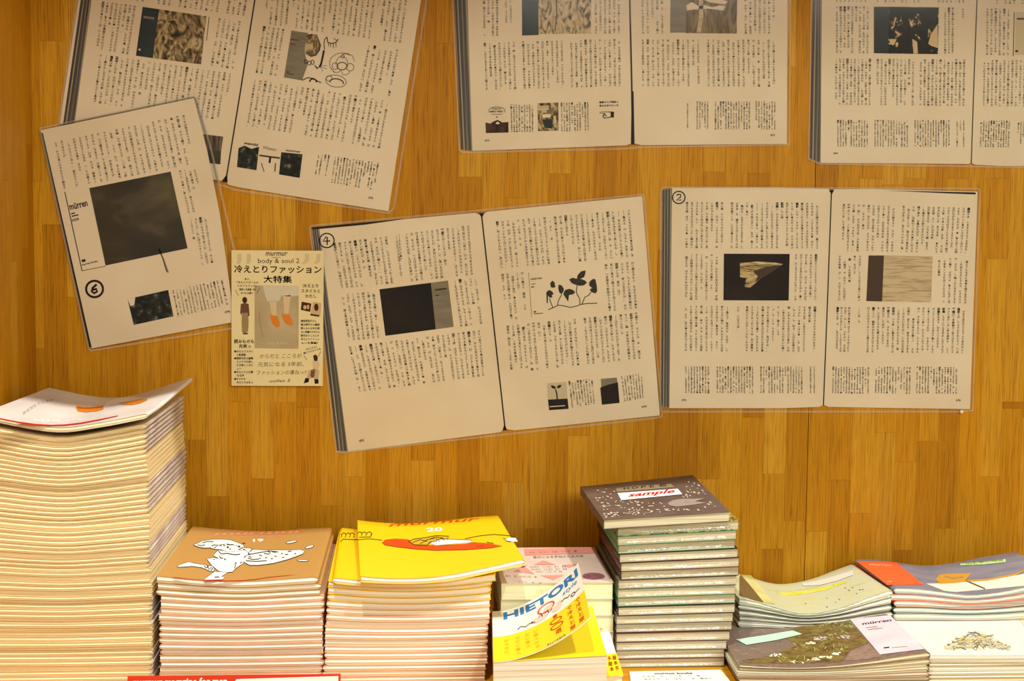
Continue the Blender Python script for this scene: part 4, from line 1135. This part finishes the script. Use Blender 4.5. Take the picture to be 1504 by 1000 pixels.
# --- shrink-wrapped dark book pile
dz = [('g', 0.105, 0.1955), ('m', 0.105, 0.1950), ('g', 0.107, 0.1947), ('m', 0.110, 0.1945), ('k', 0.1125, 0.1945), ('g', 0.113, 0.1945), ('k', 0.113, 0.196),
      ('v', 0.1135, 0.196), ('v', 0.1135, 0.1955), ('g', 0.114, 0.196), ('k', 0.1135, 0.1985), ('m', 0.114, 0.198), ('k', 0.114, 0.1965), ('v', 0.1125, 0.1955), ('v', 0.114, 0.1945), ('o', 0.1165, 0.1945), ('top', 0.121, 0.1805)]
WC = {'g': flat('wrap_grey', srgb(120, 112, 96)), 'm': flat('wrap_maroon', srgb(110, 62, 50)), 'k': flat('wrap_black', srgb(44, 42, 40)), 'v': flat('wrap_green', srgb(92, 140, 104)), 'o': noise_mat('wrap_ochre', (300, 300, 300), [(0.42, srgb(40, 40, 34)), (0.58, srgb(206, 184, 80))]),
      'top': noise_mat('cover_umber', (40, 40, 40), [(0.3, srgb(92, 76, 70)), (0.7, srgb(108, 92, 86))], rough=0.35)}
nD = len(dz)
hts = [0.00852] * nD; hts[-1] = 0.0088
zacc = 0.0002
lev = [zacc]
for h in hts: zacc += h; lev.append(zacc)
def tilt(zl):
    q = zl / 0.138
    a = 0.004 + 0.052 * q ** 1.2
    return lambda X, Y: zl + a * (X - 0.195) + 0.0
for i, (cc, w, x0) in enumerate(dz):
    k = nD - i; top = k == 1
    root, surf, xy = volume('wrapped_book', x0, 1.318 + rr.uniform(-0.0015, 0.0015) - (0.002 if top else 0), 0.0 if not top else 0.012, w, w * 1.42, tilt(lev[i]), up(tilt(lev[i + 1]), -0.0004) if not top else (lambda X, Y: tilt(lev[nD])(X, Y) + 0.005 * max(0, X - 0.19) / 0.12 * (Y - 1.318) / 0.17),
                            WC[cc], GREYP, 'L', 'square', nu=10, wrap=WRAP if not top else None)
    tag(root, 'dark speckled sample book with a red-lettered sticker, topmost of the wrapped book pile' if top else
        'shrink-wrapped %s book in the tall wrapped pile, %s from the top' % ({'g': 'grey', 'm': 'maroon', 'k': 'black', 'v': 'green', 'o': 'ochre speckled'}[cc], ordinal(k)), 'book', 'shrink-wrapped books')
    if top:
        pr = cover_printer(root, surf, (1504 / 240, 850, 690), 0.142, 5.0)
        TAN = flat('title_tan', srgb(150, 134, 112)); SPK = flat('speckle_ink', srgb(214, 200, 186)); GRL = flat('leaf_grey', srgb(156, 144, 138))
        pr.poly([(338, 172), (520, 148), (850, 130), (880, 160), (600, 185), (350, 205)], TAN, 1, 'cover_picture')
        pr.text('ＨＯＰＥ 包', (400, 186), (810, 152), 28, CI, 2, bold=0.03)
        pr.poly([(820, 305), (870, 280), (950, 268), (1070, 268), (1160, 262), (1070, 292), (1170, 305), (1040, 325), (900, 340), (835, 328)], GRL, 1, 'cover_picture')
        pr.text('の', (965, 306), (1025, 302), 22, TAN, 2)
        r2 = random.Random(4)
        for _ in range(330):
            t, s_ = r2.uniform(0.03, 0.97), r2.uniform(0.12, 0.97)
            x = (63 + 156 * s_) * (1 - t) + (1082 + 240 * s_) * t; y = (144 + 307 * s_) * (1 - t) + (62 + 301 * s_) * t
            if 330 < x < 960 and 120 < y < 285: continue
            if 810 < x < 1180 and 255 < y < 345: continue
            if r2.random() > 0.35 + 0.65 * s_: continue
            pr.ellipse(x, y, r2.uniform(4, 15), r2.uniform(2.5, 5.5), SPK, 1, r2.uniform(-0.3, 0.3) + (0.5 if t > .75 else 0), 'cover_speckle', n=8)
        pr.flush()
        st = [(356, 218), (912, 178), (954, 228), (392, 283)]
        pr = cover_printer(root, surf, (1504 / 240, 850, 690), 0.142, 5.0, lift=0.0005)
        pr.poly(st, WI, 1, 'sticker'); pr.text('sample', (450, 254), (876, 214), 48, RED, 2, bold=0.03, shear=0.3); pr.flush()

# --- curled yellow and white booklets in front
COVW = flat('cover_white', srgb(248, 246, 238), 0.4, 0.4); COVY = flat('cover_lemon', srgb(250, 226, 16), 0.4, 0.4)
fz = lambda z: (lambda X, Y: z)
for k, (bx, by, br, bz) in enumerate(((0.0840, 1.190, -0.02, 0.0002), (0.0832, 1.186, -0.03, 0.0122), (0.0850, 1.190, -0.05, 0.0242))):
    root, surf, xy = volume('booklet', bx, by, br, 0.0965, 0.131, fz(bz), fz(bz + 0.0118), COVW, WHITEP, 'L', 'square', nu=8)
    tag(root, 'white and yellow booklet beneath the curled booklet, %s' % ('at the very bottom', 'second from the bottom', 'directly touching it')[k], 'booklet', 'white and yellow booklets')
pr = cover_printer(root, surf, (1500 / 210, 710, 820), 0.036, 5.0)
LEMI = flat('lemon_ink', srgb(250, 214, 40)); BLUE = flat('blue_ink', srgb(40, 120, 190)); ORI = flat('orange_ink', srgb(206, 96, 20))
pr.poly([(1262, 1010), (1396, 995), (1470, 1230), (1240, 1250)], LEMI, 1, 'cover_picture')
for x, y in ((1300, 1075), (1352, 1065), (1310, 1130), (1365, 1120), (1325, 1185), (1380, 1175)): pr.text('冷服人本気手'[(x // 7) % 6], (x, y), (x + 44, y - 3), 50, ORI, 2, bold=0.05)
pr.poly([(1222, 700), (1236, 698), (1244, 745), (1232, 750)], BLUE, 2, 'cover_picture')
pr.flush()
def book_mid(X, Y): return 0.0325 + 0.004 * max(0.0, (X - 0.09) / 0.08) * 0.4
root = empty('booklet', (0.118, 1.24, 0.0364))
tag(root, 'booklet with curled-up white and yellow cover over bright lemon page', 'booklet', 'white and yellow booklets')
c_, s_ = math.cos(0.05), math.sin(0.05)
BX, BY, BW, BD = 0.0685, 1.164, 0.0965, 0.155
def bxy(u, v): return BX + u * c_ + v * 0.047, BY + u * s_ + v * c_
zt_b = lambda u: 0.0562 + 0.0035 * (u / BW) ** 0.7
# text block
V, F = [], []
us = np.linspace(0.0, BW, 9)
for u in us:
    for v in (0.0, BD):
        X, Y = bxy(u, v); V += [(X, Y, 0.0364), (X, Y, zt_b(u) - 0.0004)]
for i in range(8):
    a = i * 4; b = a + 4
    F += [(a, b, b + 1, a + 1), (b + 2, a + 2, a + 3, b + 3), (a + 1, b + 1, b + 3, a + 3), (a, a + 2, b + 2, b)]
F += [(0, 1, 3, 2), (32, 34, 35, 33)]
mesh_obj('pages', V, F, page_mat('pages_news', srgb(206, 192, 168), srgb(240, 232, 216), 900), root)
# lemon first page
V, F = [], []
for u in us:
    for v in (-0.0004, BD):
        X, Y = bxy(u, v); V += [(X, Y, zt_b(u) - 0.0003), (X, Y, zt_b(u))]
F = []
for i in range(8):
    a = i * 4; b = a + 4
    F += [(a, b, b + 1, a + 1), (b + 2, a + 2, a + 3, b + 3), (a + 1, b + 1, b + 3, a + 3), (a, a + 2, b + 2, b)]
F += [(0, 1, 3, 2), (32, 34, 35, 33)]
mesh_obj('first_page', V, F, COVY, root)
# curled cover: hinged at the spine on the side of the yellow stack
NU, NV = 20, 10
def curl(u, v, off=0.0):
    """u along the cover from the spine"""
    q = u / BW
    lift = 0.0452 * max(0.0, q - 0.06) ** 1.55 * (0.90 + 0.195 * v / BD)
    run = BW * (q - 0.15 * q ** 2.3)
    X, Y = bxy(run, v)
    return X, Y, zt_b(0) + 0.0004 + lift + off
V = [curl(u, v) for u in np.linspace(0, BW, NU) for v in np.linspace(-0.0005, BD, NV)]
V += [curl(u, v, -0.00085 * (0.2 + 0.8 * u / BW)) for u in np.linspace(0, BW, NU) for v in np.linspace(-0.0005, BD, NV)]
F = []; nb = NU * NV
for i in range(NU - 1):
    for j in range(NV - 1):
        a = i * NV + j; F += [(a, a + NV, a + NV + 1, a + 1), (nb + a, nb + a + 1, nb + a + NV + 1, nb + a + NV)]
    a = i * NV; F.append((a, nb + a, nb + a + NV, a + NV)); a = i * NV + NV - 1; F.append((a, a + NV, nb + a + NV, nb + a))
for j in range(NV - 1):
    a = (NU - 1) * NV + j; F.append((a, nb + a, nb + a + 1, a + 1)); F.append((j, j + 1, nb + j + 1, nb + j))
cv = mesh_obj('cover', V, F, COVW, root, smooth=True)
try: cv.data.set_sharp_from_angle(angle=math.radians(40))
except Exception: pass
# cover print, laid out in cover coordinates (s across from the spine, t up from the front edge)
def uv_to3d(P, layer):
    out = []
    for s, t in P:
        s2 = min(max(s, 0), 1) * BW; t2 = t * BD
        a = np.array(curl(s2, t2)); b = np.array(curl(s2 + 0.0005, t2)); c2 = np.array(curl(s2, t2 + 0.0005))
        n = np.cross(b - a, c2 - a); n /= np.linalg.norm(n)
        out.append(a + n * (0.00022 + 0.00007 * layer))
    return np.array(out)
pr = Printer(cv, uv_to3d, (1, 0, 0), 0.06)
up1 = (0, 1)
pr.poly([(0.0, 0.0), (1.0, 0.0), (1.0, 0.46), (0.0, 0.46)], LEMI, 1, 'cover_picture')
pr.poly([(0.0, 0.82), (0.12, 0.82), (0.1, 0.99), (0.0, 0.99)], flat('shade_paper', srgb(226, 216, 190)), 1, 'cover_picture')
pr.text('HIETORI', (0.10, 0.80), (0.97, 0.80), 0.20, BLUE, 2, bold=0.035, up=up1, res=3)
pr.text('style', (0.74, 0.69), (0.93, 0.69), 0.10, BLUE, 2, up=up1, shear=0.3)
pr.ring(0.55, 0.685, 0.09, 0.075, 0.02, flat('rouge_ink', srgb(224, 84, 70)), 2, 0.1)
pr.ellipse(0.57, 0.66, 0.055, 0.045, flat('blush_ink', srgb(250, 206, 190)), 2, 0, 'cover_picture'); pr.ellipse(0.47, 0.55, 0.10, 0.05, MATS['blush_ink'], 2, 0, 'cover_picture'); pr.ellipse(0.66, 0.56, 0.06, 0.05, MATS['blush_ink'], 2, 0, 'cover_picture'); pr.ellipse(0.70, 0.62, 0.03, 0.03, MATS['blush_ink'], 2, 0, 'cover_picture')
for q in ([(0.24, 0.52), (0.27, 0.56), (0.32, 0.52), (0.36, 0.55), (0.40, 0.53)], [(0.46, 0.58), (0.49, 0.62), (0.50, 0.56)], [(0.53, 0.60), (0.56, 0.63), (0.57, 0.56), (0.61, 0.60)], [(0.72, 0.60), (0.76, 0.62), (0.80, 0.59), (0.83, 0.61)], [(0.38, 0.56), (0.42, 0.52)]):
    pr.stroke(q, 0.012, BL, 3, name='cover_outline')
pr.ring(0.865, 0.565, 0.025, 0.025, 0.010, BL, 3, name='cover_outline'); pr.stroke([(0.90, 0.56), (0.95, 0.57)], 0.012, GR, 3, name='cover_outline')
DOR = flat('dark_orange_ink', srgb(196, 80, 14))
pr.poly([(0.605, 0.40), (0.65, 0.40), (0.65, 0.46), (0.605, 0.46)], DOR, 3, 'cover_picture')
pr.ring(0.63, 0.345, 0.062, 0.035, 0.018, DOR, 3); pr.ring(0.63, 0.25, 0.066, 0.037, 0.018, DOR, 3)
for c, (tx, ty, n_, sz) in enumerate(((0.865, 0.44, 5, 0.075), (0.755, 0.43, 5, 0.07))):
    for k in range(n_): pr.text('で冷えと服'[k], (tx, ty - 0.085 * k - 0.06), (tx + 0.065, ty - 0.085 * k - 0.06), sz, DOR, 3, bold=0.045, up=up1)
pr.text('選', (0.60, 0.12), (0.67, 0.12), 0.085, ORI, 3, bold=0.05, up=up1)
for c, tx in enumerate((0.10, 0.205, 0.30, 0.385)):
    for k in range(4 + c % 2): pr.text('からだに服人'[(k + c) % 6], (tx, 0.34 - 0.07 * k), (tx + 0.045, 0.34 - 0.07 * k), 0.055, flat('ochre_ink', srgb(226, 170, 40)), 3, bold=0.03, up=up1)
pr.text('冷えとり生活の本', (0.50, 0.008), (0.70, 0.008), 0.04, flat('teal_ink', srgb(40, 110, 110)), 3, bold=0.04, up=up1)
pr.flush()

# --- four piles of wide picture magazines
def pile(name, n, x0, y0, w, d, rot, top_fn, cov_top, cov_rest, pages, label_top, label_rest, group, zmean, power, seed, spine='R', shift=0.0012, second=0.0):
    r = random.Random(seed)
    def lev(i):
        s = i / n
        return lambda X, Y: 0.0003 + (zmean - 0.0003) * s + (top_fn(X, Y) - zmean) * (s ** power)
    out = None
    for i in range(n):
        k = n - i; top = k == 1
        ox, oy = (0, 0) if top else (r.uniform(-shift, shift) + (second if k == 2 else 0), r.uniform(-shift, shift))
        cr = cov_rest[(k - 2) % len(cov_rest)]
        root, surf, xy = volume(name, x0 + ox, y0 + oy, rot + (0 if top else r.uniform(-0.008, 0.008)), w, d, lev(i), up(lev(i + 1), -0.0002 if not top else 0), cov_top if top else cr, pages, spine if r.random() < 0.6 or top else ('L' if spine == 'R' else 'R'), nu=16, nv=4 if top else 2)
        tag(root, label_top if top else label_rest % ordinal(k), 'magazine', group)
        if top: out = (root, surf, xy)
    return out

# rear: pale green cover
gp = interp([0.326, 0.345, 0.362, 0.392, 0.43, 0.462, 0.483, 0.493], [0.0495, 0.0455, 0.0405, 0.0325, 0.0372, 0.0490, 0.0560, 0.0585])
def g_top(X, Y): return gp(X - (Y - 1.385) * 0.06) - 0.022 * (Y - 1.385)
GREEN = noise_mat('cover_palegreen', (22, 60, 22), [(0.25, srgb(176, 186, 158)), (0.42, srgb(214, 214, 160)), (0.55, srgb(204, 214, 192)), (0.68, srgb(214, 210, 150)), (0.8, srgb(168, 184, 168))], 1.0, 3.0, 0.35, 1.2, 0.5)
DKC = [flat('edge_dark', srgb(70, 68, 58)), flat('edge_olive', srgb(120, 118, 92)), flat('edge_brown', srgb(96, 76, 54)), flat('edge_pale', srgb(206, 204, 190))]
root, surf, xy = pile('picture_magazine', 9, 0.3285, 1.386, 0.158, 0.128, 0.0, g_top, GREEN, DKC, COOLP,
     'picture magazine with pale green rumpled cover, topmost of its pile against the back board', 'picture magazine under the pale green cover, %s from the top of that rear pile', 'magazines in the pale green pile', 0.042, 2.2, 21)
pr = cover_printer(root, surf, (5.0, 1060, 800), 0.045, 6.0)
pr.poly([(130, 240), (140, 222), (310, 420), (300, 425), (130, 375)], flat('band_brown', srgb(120, 96, 60)), 1, 'title_band')
pr.poly([(145, 222), (215, 225), (395, 438), (310, 425)], noise_mat('band_lime', (40, 30, 40), [(0.35, srgb(196, 190, 120)), (0.65, srgb(222, 216, 146))]), 2, 'title_band')
pr.poly([(400, 350), (500, 352), (620, 335), (740, 315), (900, 268), (920, 275), (760, 335), (620, 362), (470, 375)], noise_mat('stripe_yellow', (60, 60, 60), [(0.35, srgb(212, 214, 60)), (0.7, srgb(224, 222, 120))]), 1, 'cover_picture')
r2 = random.Random(6)
for _ in range(16): pr.ellipse(r2.uniform(560, 1150), r2.uniform(280, 470), r2.uniform(3, 9), 3, DKC[1], 2, 0.3, 'cover_speckle', n=7)
pr.flush()
pr = cover_printer(root, surf, (5.0, 1060, 800), 0.045, 6.0, lift=0.0005)
pr.poly([(588, 285), (700, 268), (850, 228), (965, 190), (965, 225), (850, 268), (720, 300), (600, 306)], flat('label_white', srgb(226, 226, 220), 0.35), 2, 'sticker')
pr.flush()

# rear: orange band, blue-grey cover
op = interp([0.470, 0.490, 0.517, 0.54, 0.565, 0.60, 0.63, 0.66], [0.0575, 0.0585, 0.0570, 0.0535, 0.0505, 0.0535, 0.0595, 0.0640])
def o_top(X, Y): return op(X) - 0.012 * (Y - 1.385)
BLUEC = noise_mat('cover_bluegrey', (20, 50, 20), [(0.3, srgb(120, 124, 146)), (0.7, srgb(146, 148, 164))], 1.0, 3.0, 0.35, 0.6, 0.5)
CORALC = [flat('edge_coral', srgb(240, 104, 66)), flat('edge_coral_pale', srgb(238, 170, 146)), flat('edge_teal', srgb(60, 92, 88)), DKC[3]]
root, surf, xy = pile('picture_magazine', 9, 0.4875, 1.386, 0.182, 0.128, 0.0, o_top, BLUEC, CORALC, COOLP,
     'picture magazine with blue-grey cover and orange title band, topmost of its pile', 'picture magazine under the orange-banded cover, %s from the top of that rear pile', 'magazines in the orange-banded pile', 0.0555, 2.0, 22, 'L', second=-0.007)
pr = cover_printer(root, surf, (1257 / 264, 1240, 790), 0.056, 5.0)
ORB = flat('band_orange', srgb(250, 104, 58), 0.45)
pr.poly([(84, 162), (362, 172), (556, 328), (300, 330)], ORB, 1, 'title_band')
pr.text('murren', (175, 192), (330, 198), 22, flat('band_orange_pale', srgb(255, 160, 120)), 2, bold=0.02); pr.ellipse(318, 306, 16, 5, MATS['band_orange_pale'], 2)
pr.poly([(570, 320), (700, 318), (850, 308), (1000, 296), (1257, 252), (1330, 240), (1330, 330), (1000, 360), (780, 380), (700, 372)], flat('cover_pale', srgb(226, 226, 214)), 1, 'cover_picture')
pr.poly([(640, 290), (665, 258), (720, 252), (890, 248), (860, 282), (840, 308), (770, 318), (665, 322)], flat('gold_shape', srgb(206, 152, 54)), 2, 'cover_picture'); pr.stroke([(700, 270), (760, 285), (830, 275)], 10, MATS['trouser_print'], 3)
pr.poly([(850, 298), (1000, 288), (1200, 250), (1257, 225), (1257, 235), (1200, 262), (1000, 300), (870, 308)], MATS['gold_shape'], 3, 'cover_picture')
pr.stroke([(860, 305), (920, 330), (985, 358)], 9, flat('twig_brown', srgb(104, 78, 46)), 3, name='cover_picture')
pr.flush()
pr = cover_printer(root, surf, (1257 / 264, 1240, 790), 0.056, 5.0, lift=0.0005)
MINT = flat('label_mint', srgb(196, 232, 160), 0.45)
pr.poly([(810, 182), (960, 172), (1128, 150), (1130, 172), (980, 188), (812, 196)], MINT, 2, 'sticker'); pr.text('山と本の時間', (850, 190), (1110, 164), 18, flat('olive_ink', srgb(130, 150, 60)), 3, bold=0.03)
pr.flush()

# front: rock and flowers with pink band
rp = interp([0.29, 0.3024, 0.3349, 0.3732, 0.4243, 0.4545, 0.48], [0.0218, 0.0203, 0.0182, 0.0183, 0.0238, 0.0288, 0.0325])
def r_top(X, Y): return rp(X - 0.2 * (Y - 1.26) * 0.3) + 0.0
ROCK = noise_mat('cover_rock', (34, 60, 34), [(0.3, srgb(84, 70, 62)), (0.45, srgb(132, 114, 106)), (0.55, srgb(118, 100, 90)), (0.7, srgb(164, 146, 138))], 3.0, 8.0, 0.35, 0.8, 0.5)
RKC = [flat('edge_tan', srgb(190, 172, 120)), DKC[3], flat('edge_rose', srgb(206, 172, 164)), DKC[1]]
root, surf, xy = pile('picture_magazine', 6, 0.3005, 1.262, 0.178, 0.132, -0.035, r_top, ROCK, RKC, GREYP,
     'picture magazine with rocks, grass and white flowers on its cover, pink title band', 'picture magazine under the rocky cover, %s from the top of that front pile', 'magazines in the rocky-cover pile', 0.0215, 1.7, 23, 'R', 0.002)
pr = cover_printer(root, surf, (5.0, 1060, 800), 0.022, 6.0)
pr.poly([(950, 780), (1080, 730), (1150, 790), (1180, 820), (1050, 845), (905, 850)], noise_mat('stone_pinkish', (120, 120, 120), [(0.3, srgb(132, 106, 92)), (0.7, srgb(160, 134, 118))]), 1, 'cover_picture')
pr.poly([(430, 665), (600, 572), (940, 562), (1080, 720), (940, 775), (880, 862), (500, 872), (190, 868), (140, 850), (300, 830), (430, 790), (560, 740)], noise_mat('moss_print', (90, 130, 90), [(0.3, srgb(78, 62, 34)), (0.5, srgb(122, 100, 56)), (0.7, srgb(132, 128, 66))], 1.0, 6.0, 0.4, 0.8), 1, 'cover_picture')
GRS = [flat('grass_a', srgb(150, 160, 84)), flat('grass_b', srgb(190, 190, 120)), flat('grass_c', srgb(86, 98, 46)), flat('grass_d', srgb(120, 130, 60))]
r2 = random.Random(2)
for _ in range(150):
    cx, cy = r2.choice(((700, 590), (640, 760), (820, 760), (520, 850), (640, 850), (880, 650), (760, 690), (900, 590)))
    x = cx + r2.uniform(-90, 90); y = cy + r2.uniform(-22, 24)
    if y < 575 or y > 868: continue
    a = r2.uniform(-2.6, -0.5); l = r2.uniform(20, 60)
    x2, y2 = x + l * math.cos(a), max(572, y + 0.55 * l * math.sin(a))
    pr.stroke([(x, y), ((x + x2) / 2 + r2.uniform(-8, 8), (y + y2) / 2), (x2, y2)], r2.uniform(4, 7), r2.choice(GRS), 2 + r2.randrange(2), name='cover_picture', taper=True)
FLW = [flat('flower_white', srgb(238, 236, 220)), flat('flower_lilac', srgb(206, 190, 200)), flat('flower_cream', srgb(230, 228, 190))]
for (cx, cy, n_, ci) in ((725, 690, 12, 1), (890, 680, 9, 1), (660, 722, 10, 2), (395, 812, 9, 0), (670, 840, 8, 0), (765, 830, 14, 2), (855, 802, 10, 0), (560, 862, 4, 2)):
    for _ in range(n_): pr.ellipse(cx + r2.uniform(-42, 42), cy + r2.uniform(-9, 9), r2.uniform(7, 16), r2.uniform(3, 6), FLW[ci], 4, r2.uniform(-0.4, 0.4), 'cover_picture', n=8)
PINKB = noise_mat('band_pink', (40, 40, 40), [(0.3, srgb(232, 202, 216)), (0.7, srgb(244, 218, 228))], rough=0.35)
pr.T = (1257 / 264, 1240, 790)
pr.poly([(40, 572), (320, 543), (560, 780), (250, 818)], PINKB, 5, 'title_band')
pr.text('mürren', (125, 612), (330, 585), 24, INK, 6, bold=0.03); pr.stroke([(150, 632), (230, 624)], 5, PIC['grey'], 6); pr.stroke([(165, 646), (265, 634)], 5, PIC['grey'], 6)
pr.stroke([(275, 773), (315, 768)], 9, INK, 6); pr.stroke([(330, 772), (440, 762)], 4, PIC['grey'], 6)
pr.T = (5.0, 1060, 800); pr.flush()
pr = cover_printer(root, surf, (5.0, 1060, 800), 0.022, 6.0, lift=0.0006)
pr.poly([(105, 700), (300, 672), (520, 634), (592, 660), (400, 705), (182, 740)], flat('label_seafoam', srgb(196, 240, 214), 0.45), 3, 'sticker'); pr.flush()

# front: white cover with straw
sp_ = interp([0.46, 0.48, 0.53, 0.58, 0.65], [0.0275, 0.0270, 0.0262, 0.0258, 0.0256])
def s_top(X, Y): return sp_(X) - 0.024 * (Y - 1.26)
WHC = flat('cover_offwhite', srgb(238, 240, 228), 0.4, 0.4)
root, surf, xy = pile('picture_magazine', 7, 0.4800, 1.262, 0.180, 0.128, 0.0, s_top, WHC, [DKC[3], RKC[0], flat('edge_white', srgb(232, 230, 214))], WHITEP,
     'white picture magazine with a heap of straw on its cover, topmost of its pile', 'picture magazine under the white straw cover, %s from the top of that front pile', 'magazines in the white straw pile', 0.0262, 1.5, 24, 'R')
pr = cover_printer(root, surf, (1504 / 264, 1240, 880), 0.025, 6.0)
STR = [flat('straw_a', srgb(222, 206, 150)), flat('straw_b', srgb(206, 184, 118)), flat('straw_c', srgb(150, 160, 168)), flat('straw_d', srgb(236, 226, 184)), flat('straw_e', srgb(120, 110, 84))]
r2 = random.Random(15)
for _ in range(330):
    t = r2.uniform(-1, 1); hh = (1 - abs(t) ** 1.4)
    x = 1110 + t * 250; y = 410 - r2.random() * 140 * hh
    a = r2.gauss(0, 0.6) + (0.5 if t > 0 else -0.5) * r2.random(); l = r2.uniform(14, 46)
    pr.stroke([(x - l * math.cos(a), y - 0.7 * l * math.sin(a)), (x + l * math.cos(a), y + 0.7 * l * math.sin(a))], r2.uniform(3, 7), r2.choice(STR), 1 + r2.randrange(3), name='cover_picture')
pr.poly([(1445, 125), (1700, 118), (1900, 460), (1640, 468)], flat('band_cream', srgb(244, 222, 164)), 5, 'title_band')
pr.flush()

# --- cards on the shelf edge
root = tag(empty('price_card', (-0.157, 1.243, 0.0)), 'red-bordered card with white lettering standing before the tan stack', 'sign')
SIGNR = flat('sign_red', srgb(206, 58, 36), 0.45)
lean = 0.12
def sgn(x, h, off=0.0): return (x, 1.240 + lean * h - off, h * (1 - lean * lean / 2))
X0, X1, HS = -0.2495, -0.0630, 0.0228
V = [sgn(X0, 0), sgn(X1, 0), sgn(X1, HS - 0.0004), sgn(X0, HS)]
V += [(a, b + 0.0012, c) for a, b, c in V]
mesh_obj('card', V, [(0, 1, 2, 3), (7, 6, 5, 4), (0, 4, 5, 1), (1, 5, 6, 2), (2, 6, 7, 3), (3, 7, 4, 0)], SIGNR, root)
mesh_obj('white_panel', [sgn(X0 + 0.004, 0.002, 0.0003), sgn(X1 - 0.002, 0.002, 0.0003), sgn(X1 - 0.002, HS - 0.002, 0.0003), sgn(X0 + 0.095, HS - 0.0036, 0.0003), sgn(X0 + 0.09, 0.0125, 0.0003), sgn(X0 + 0.004, 0.0125, 0.0003)], [(0, 1, 2, 3, 4, 5)], COVW, root)
V2, F2, w2 = text2d('murmur magazine for men', 0.03, 2)
mesh_obj('printed_text', [sgn(X0 + 0.005 + v[0] / w2 * 0.082, 0.0148 + v[1] * 0.0085, 0.0006) for v in V2], F2, WI, root)
mesh_obj('easel_back', [(X0 + 0.08, 1.2435, 0.018), (X0 + 0.105, 1.2435, 0.018), (X0 + 0.105, 1.258, 0.0), (X0 + 0.08, 1.258, 0.0), (X0 + 0.08, 1.2425, 0.018), (X0 + 0.105, 1.2425, 0.018), (X0 + 0.105, 1.257, 0.0), (X0 + 0.08, 1.257, 0.0)],
         [(0, 1, 2, 3), (7, 6, 5, 4), (0, 4, 5, 1), (1, 5, 6, 2), (2, 6, 7, 3), (3, 7, 4, 0)], SIGNR, root)

root = tag(empty('info_card', (0.245, 1.26, 0.0)), 'white paper card with a printed heading lying before the wrapped books', 'card')
V = [(0.196, 1.215, 0.0), (0.297, 1.215, 0.0), (0.2935, 1.3055, 0.0), (0.2055, 1.3035, 0.0)]
V += [(a, b, 0.0016) for a, b, c in V]
mesh_obj('card', V, [(4, 5, 6, 7), (3, 2, 1, 0), (0, 1, 5, 4), (1, 2, 6, 5), (2, 3, 7, 6), (3, 0, 4, 7)], COVW, root)
def ct_(x, y): return (x, y, 0.0018)
V2, F2, w2 = text2d('murmur books', 0.03, 2)
mesh_obj('printed_text', [ct_(0.228 + v[0] / w2 * 0.036, 1.2935 + v[1] * 0.007) for v in V2], F2, INK, root)
for k, s in enumerate(('からだ　と　こころ　の　本', '冷えとり　の　はなし　を　集めた', '一冊　です')):
    V2, F2, w2 = text2d(s, 0.01, 1)
    mesh_obj('printed_text', [ct_(0.215 + v[0] / w2 * (0.055, 0.065, 0.03)[k], 1.286 - 0.008 * k + v[1] * 0.0045) for v in V2], F2, GR, root)

# white drawing pin at the foot of the circled 2 sheet
p = on_y(950 + 1247 / 2.702, 250 + 957 / 2.702, 1.5285)
root = tag(empty('drawing_pin', (p[0], 1.5285, p[2])), 'tiny white pin at the lower corner of the circled 2 sheet', 'pin')
V, F = [], []
for k in range(10):
    a = 2 * math.pi * k / 10
    for rad, yy in ((0.0022, 1.5276), (0.0018, 1.5262), (0.0008, 1.5256)):
        V.append((p[0] + rad * math.cos(a), yy, p[2] + rad * math.sin(a)))
for k in range(10):
    a, b = 3 * k, 3 * ((k + 1) % 10); F += [(a, b, b + 1, a + 1), (a + 1, b + 1, b + 2, a + 2)]
F += [tuple(3 * k + 2 for k in range(10)), tuple(3 * k for k in range(9, -1, -1))]
mesh_obj('head', V, F, COVW, root, smooth=True)
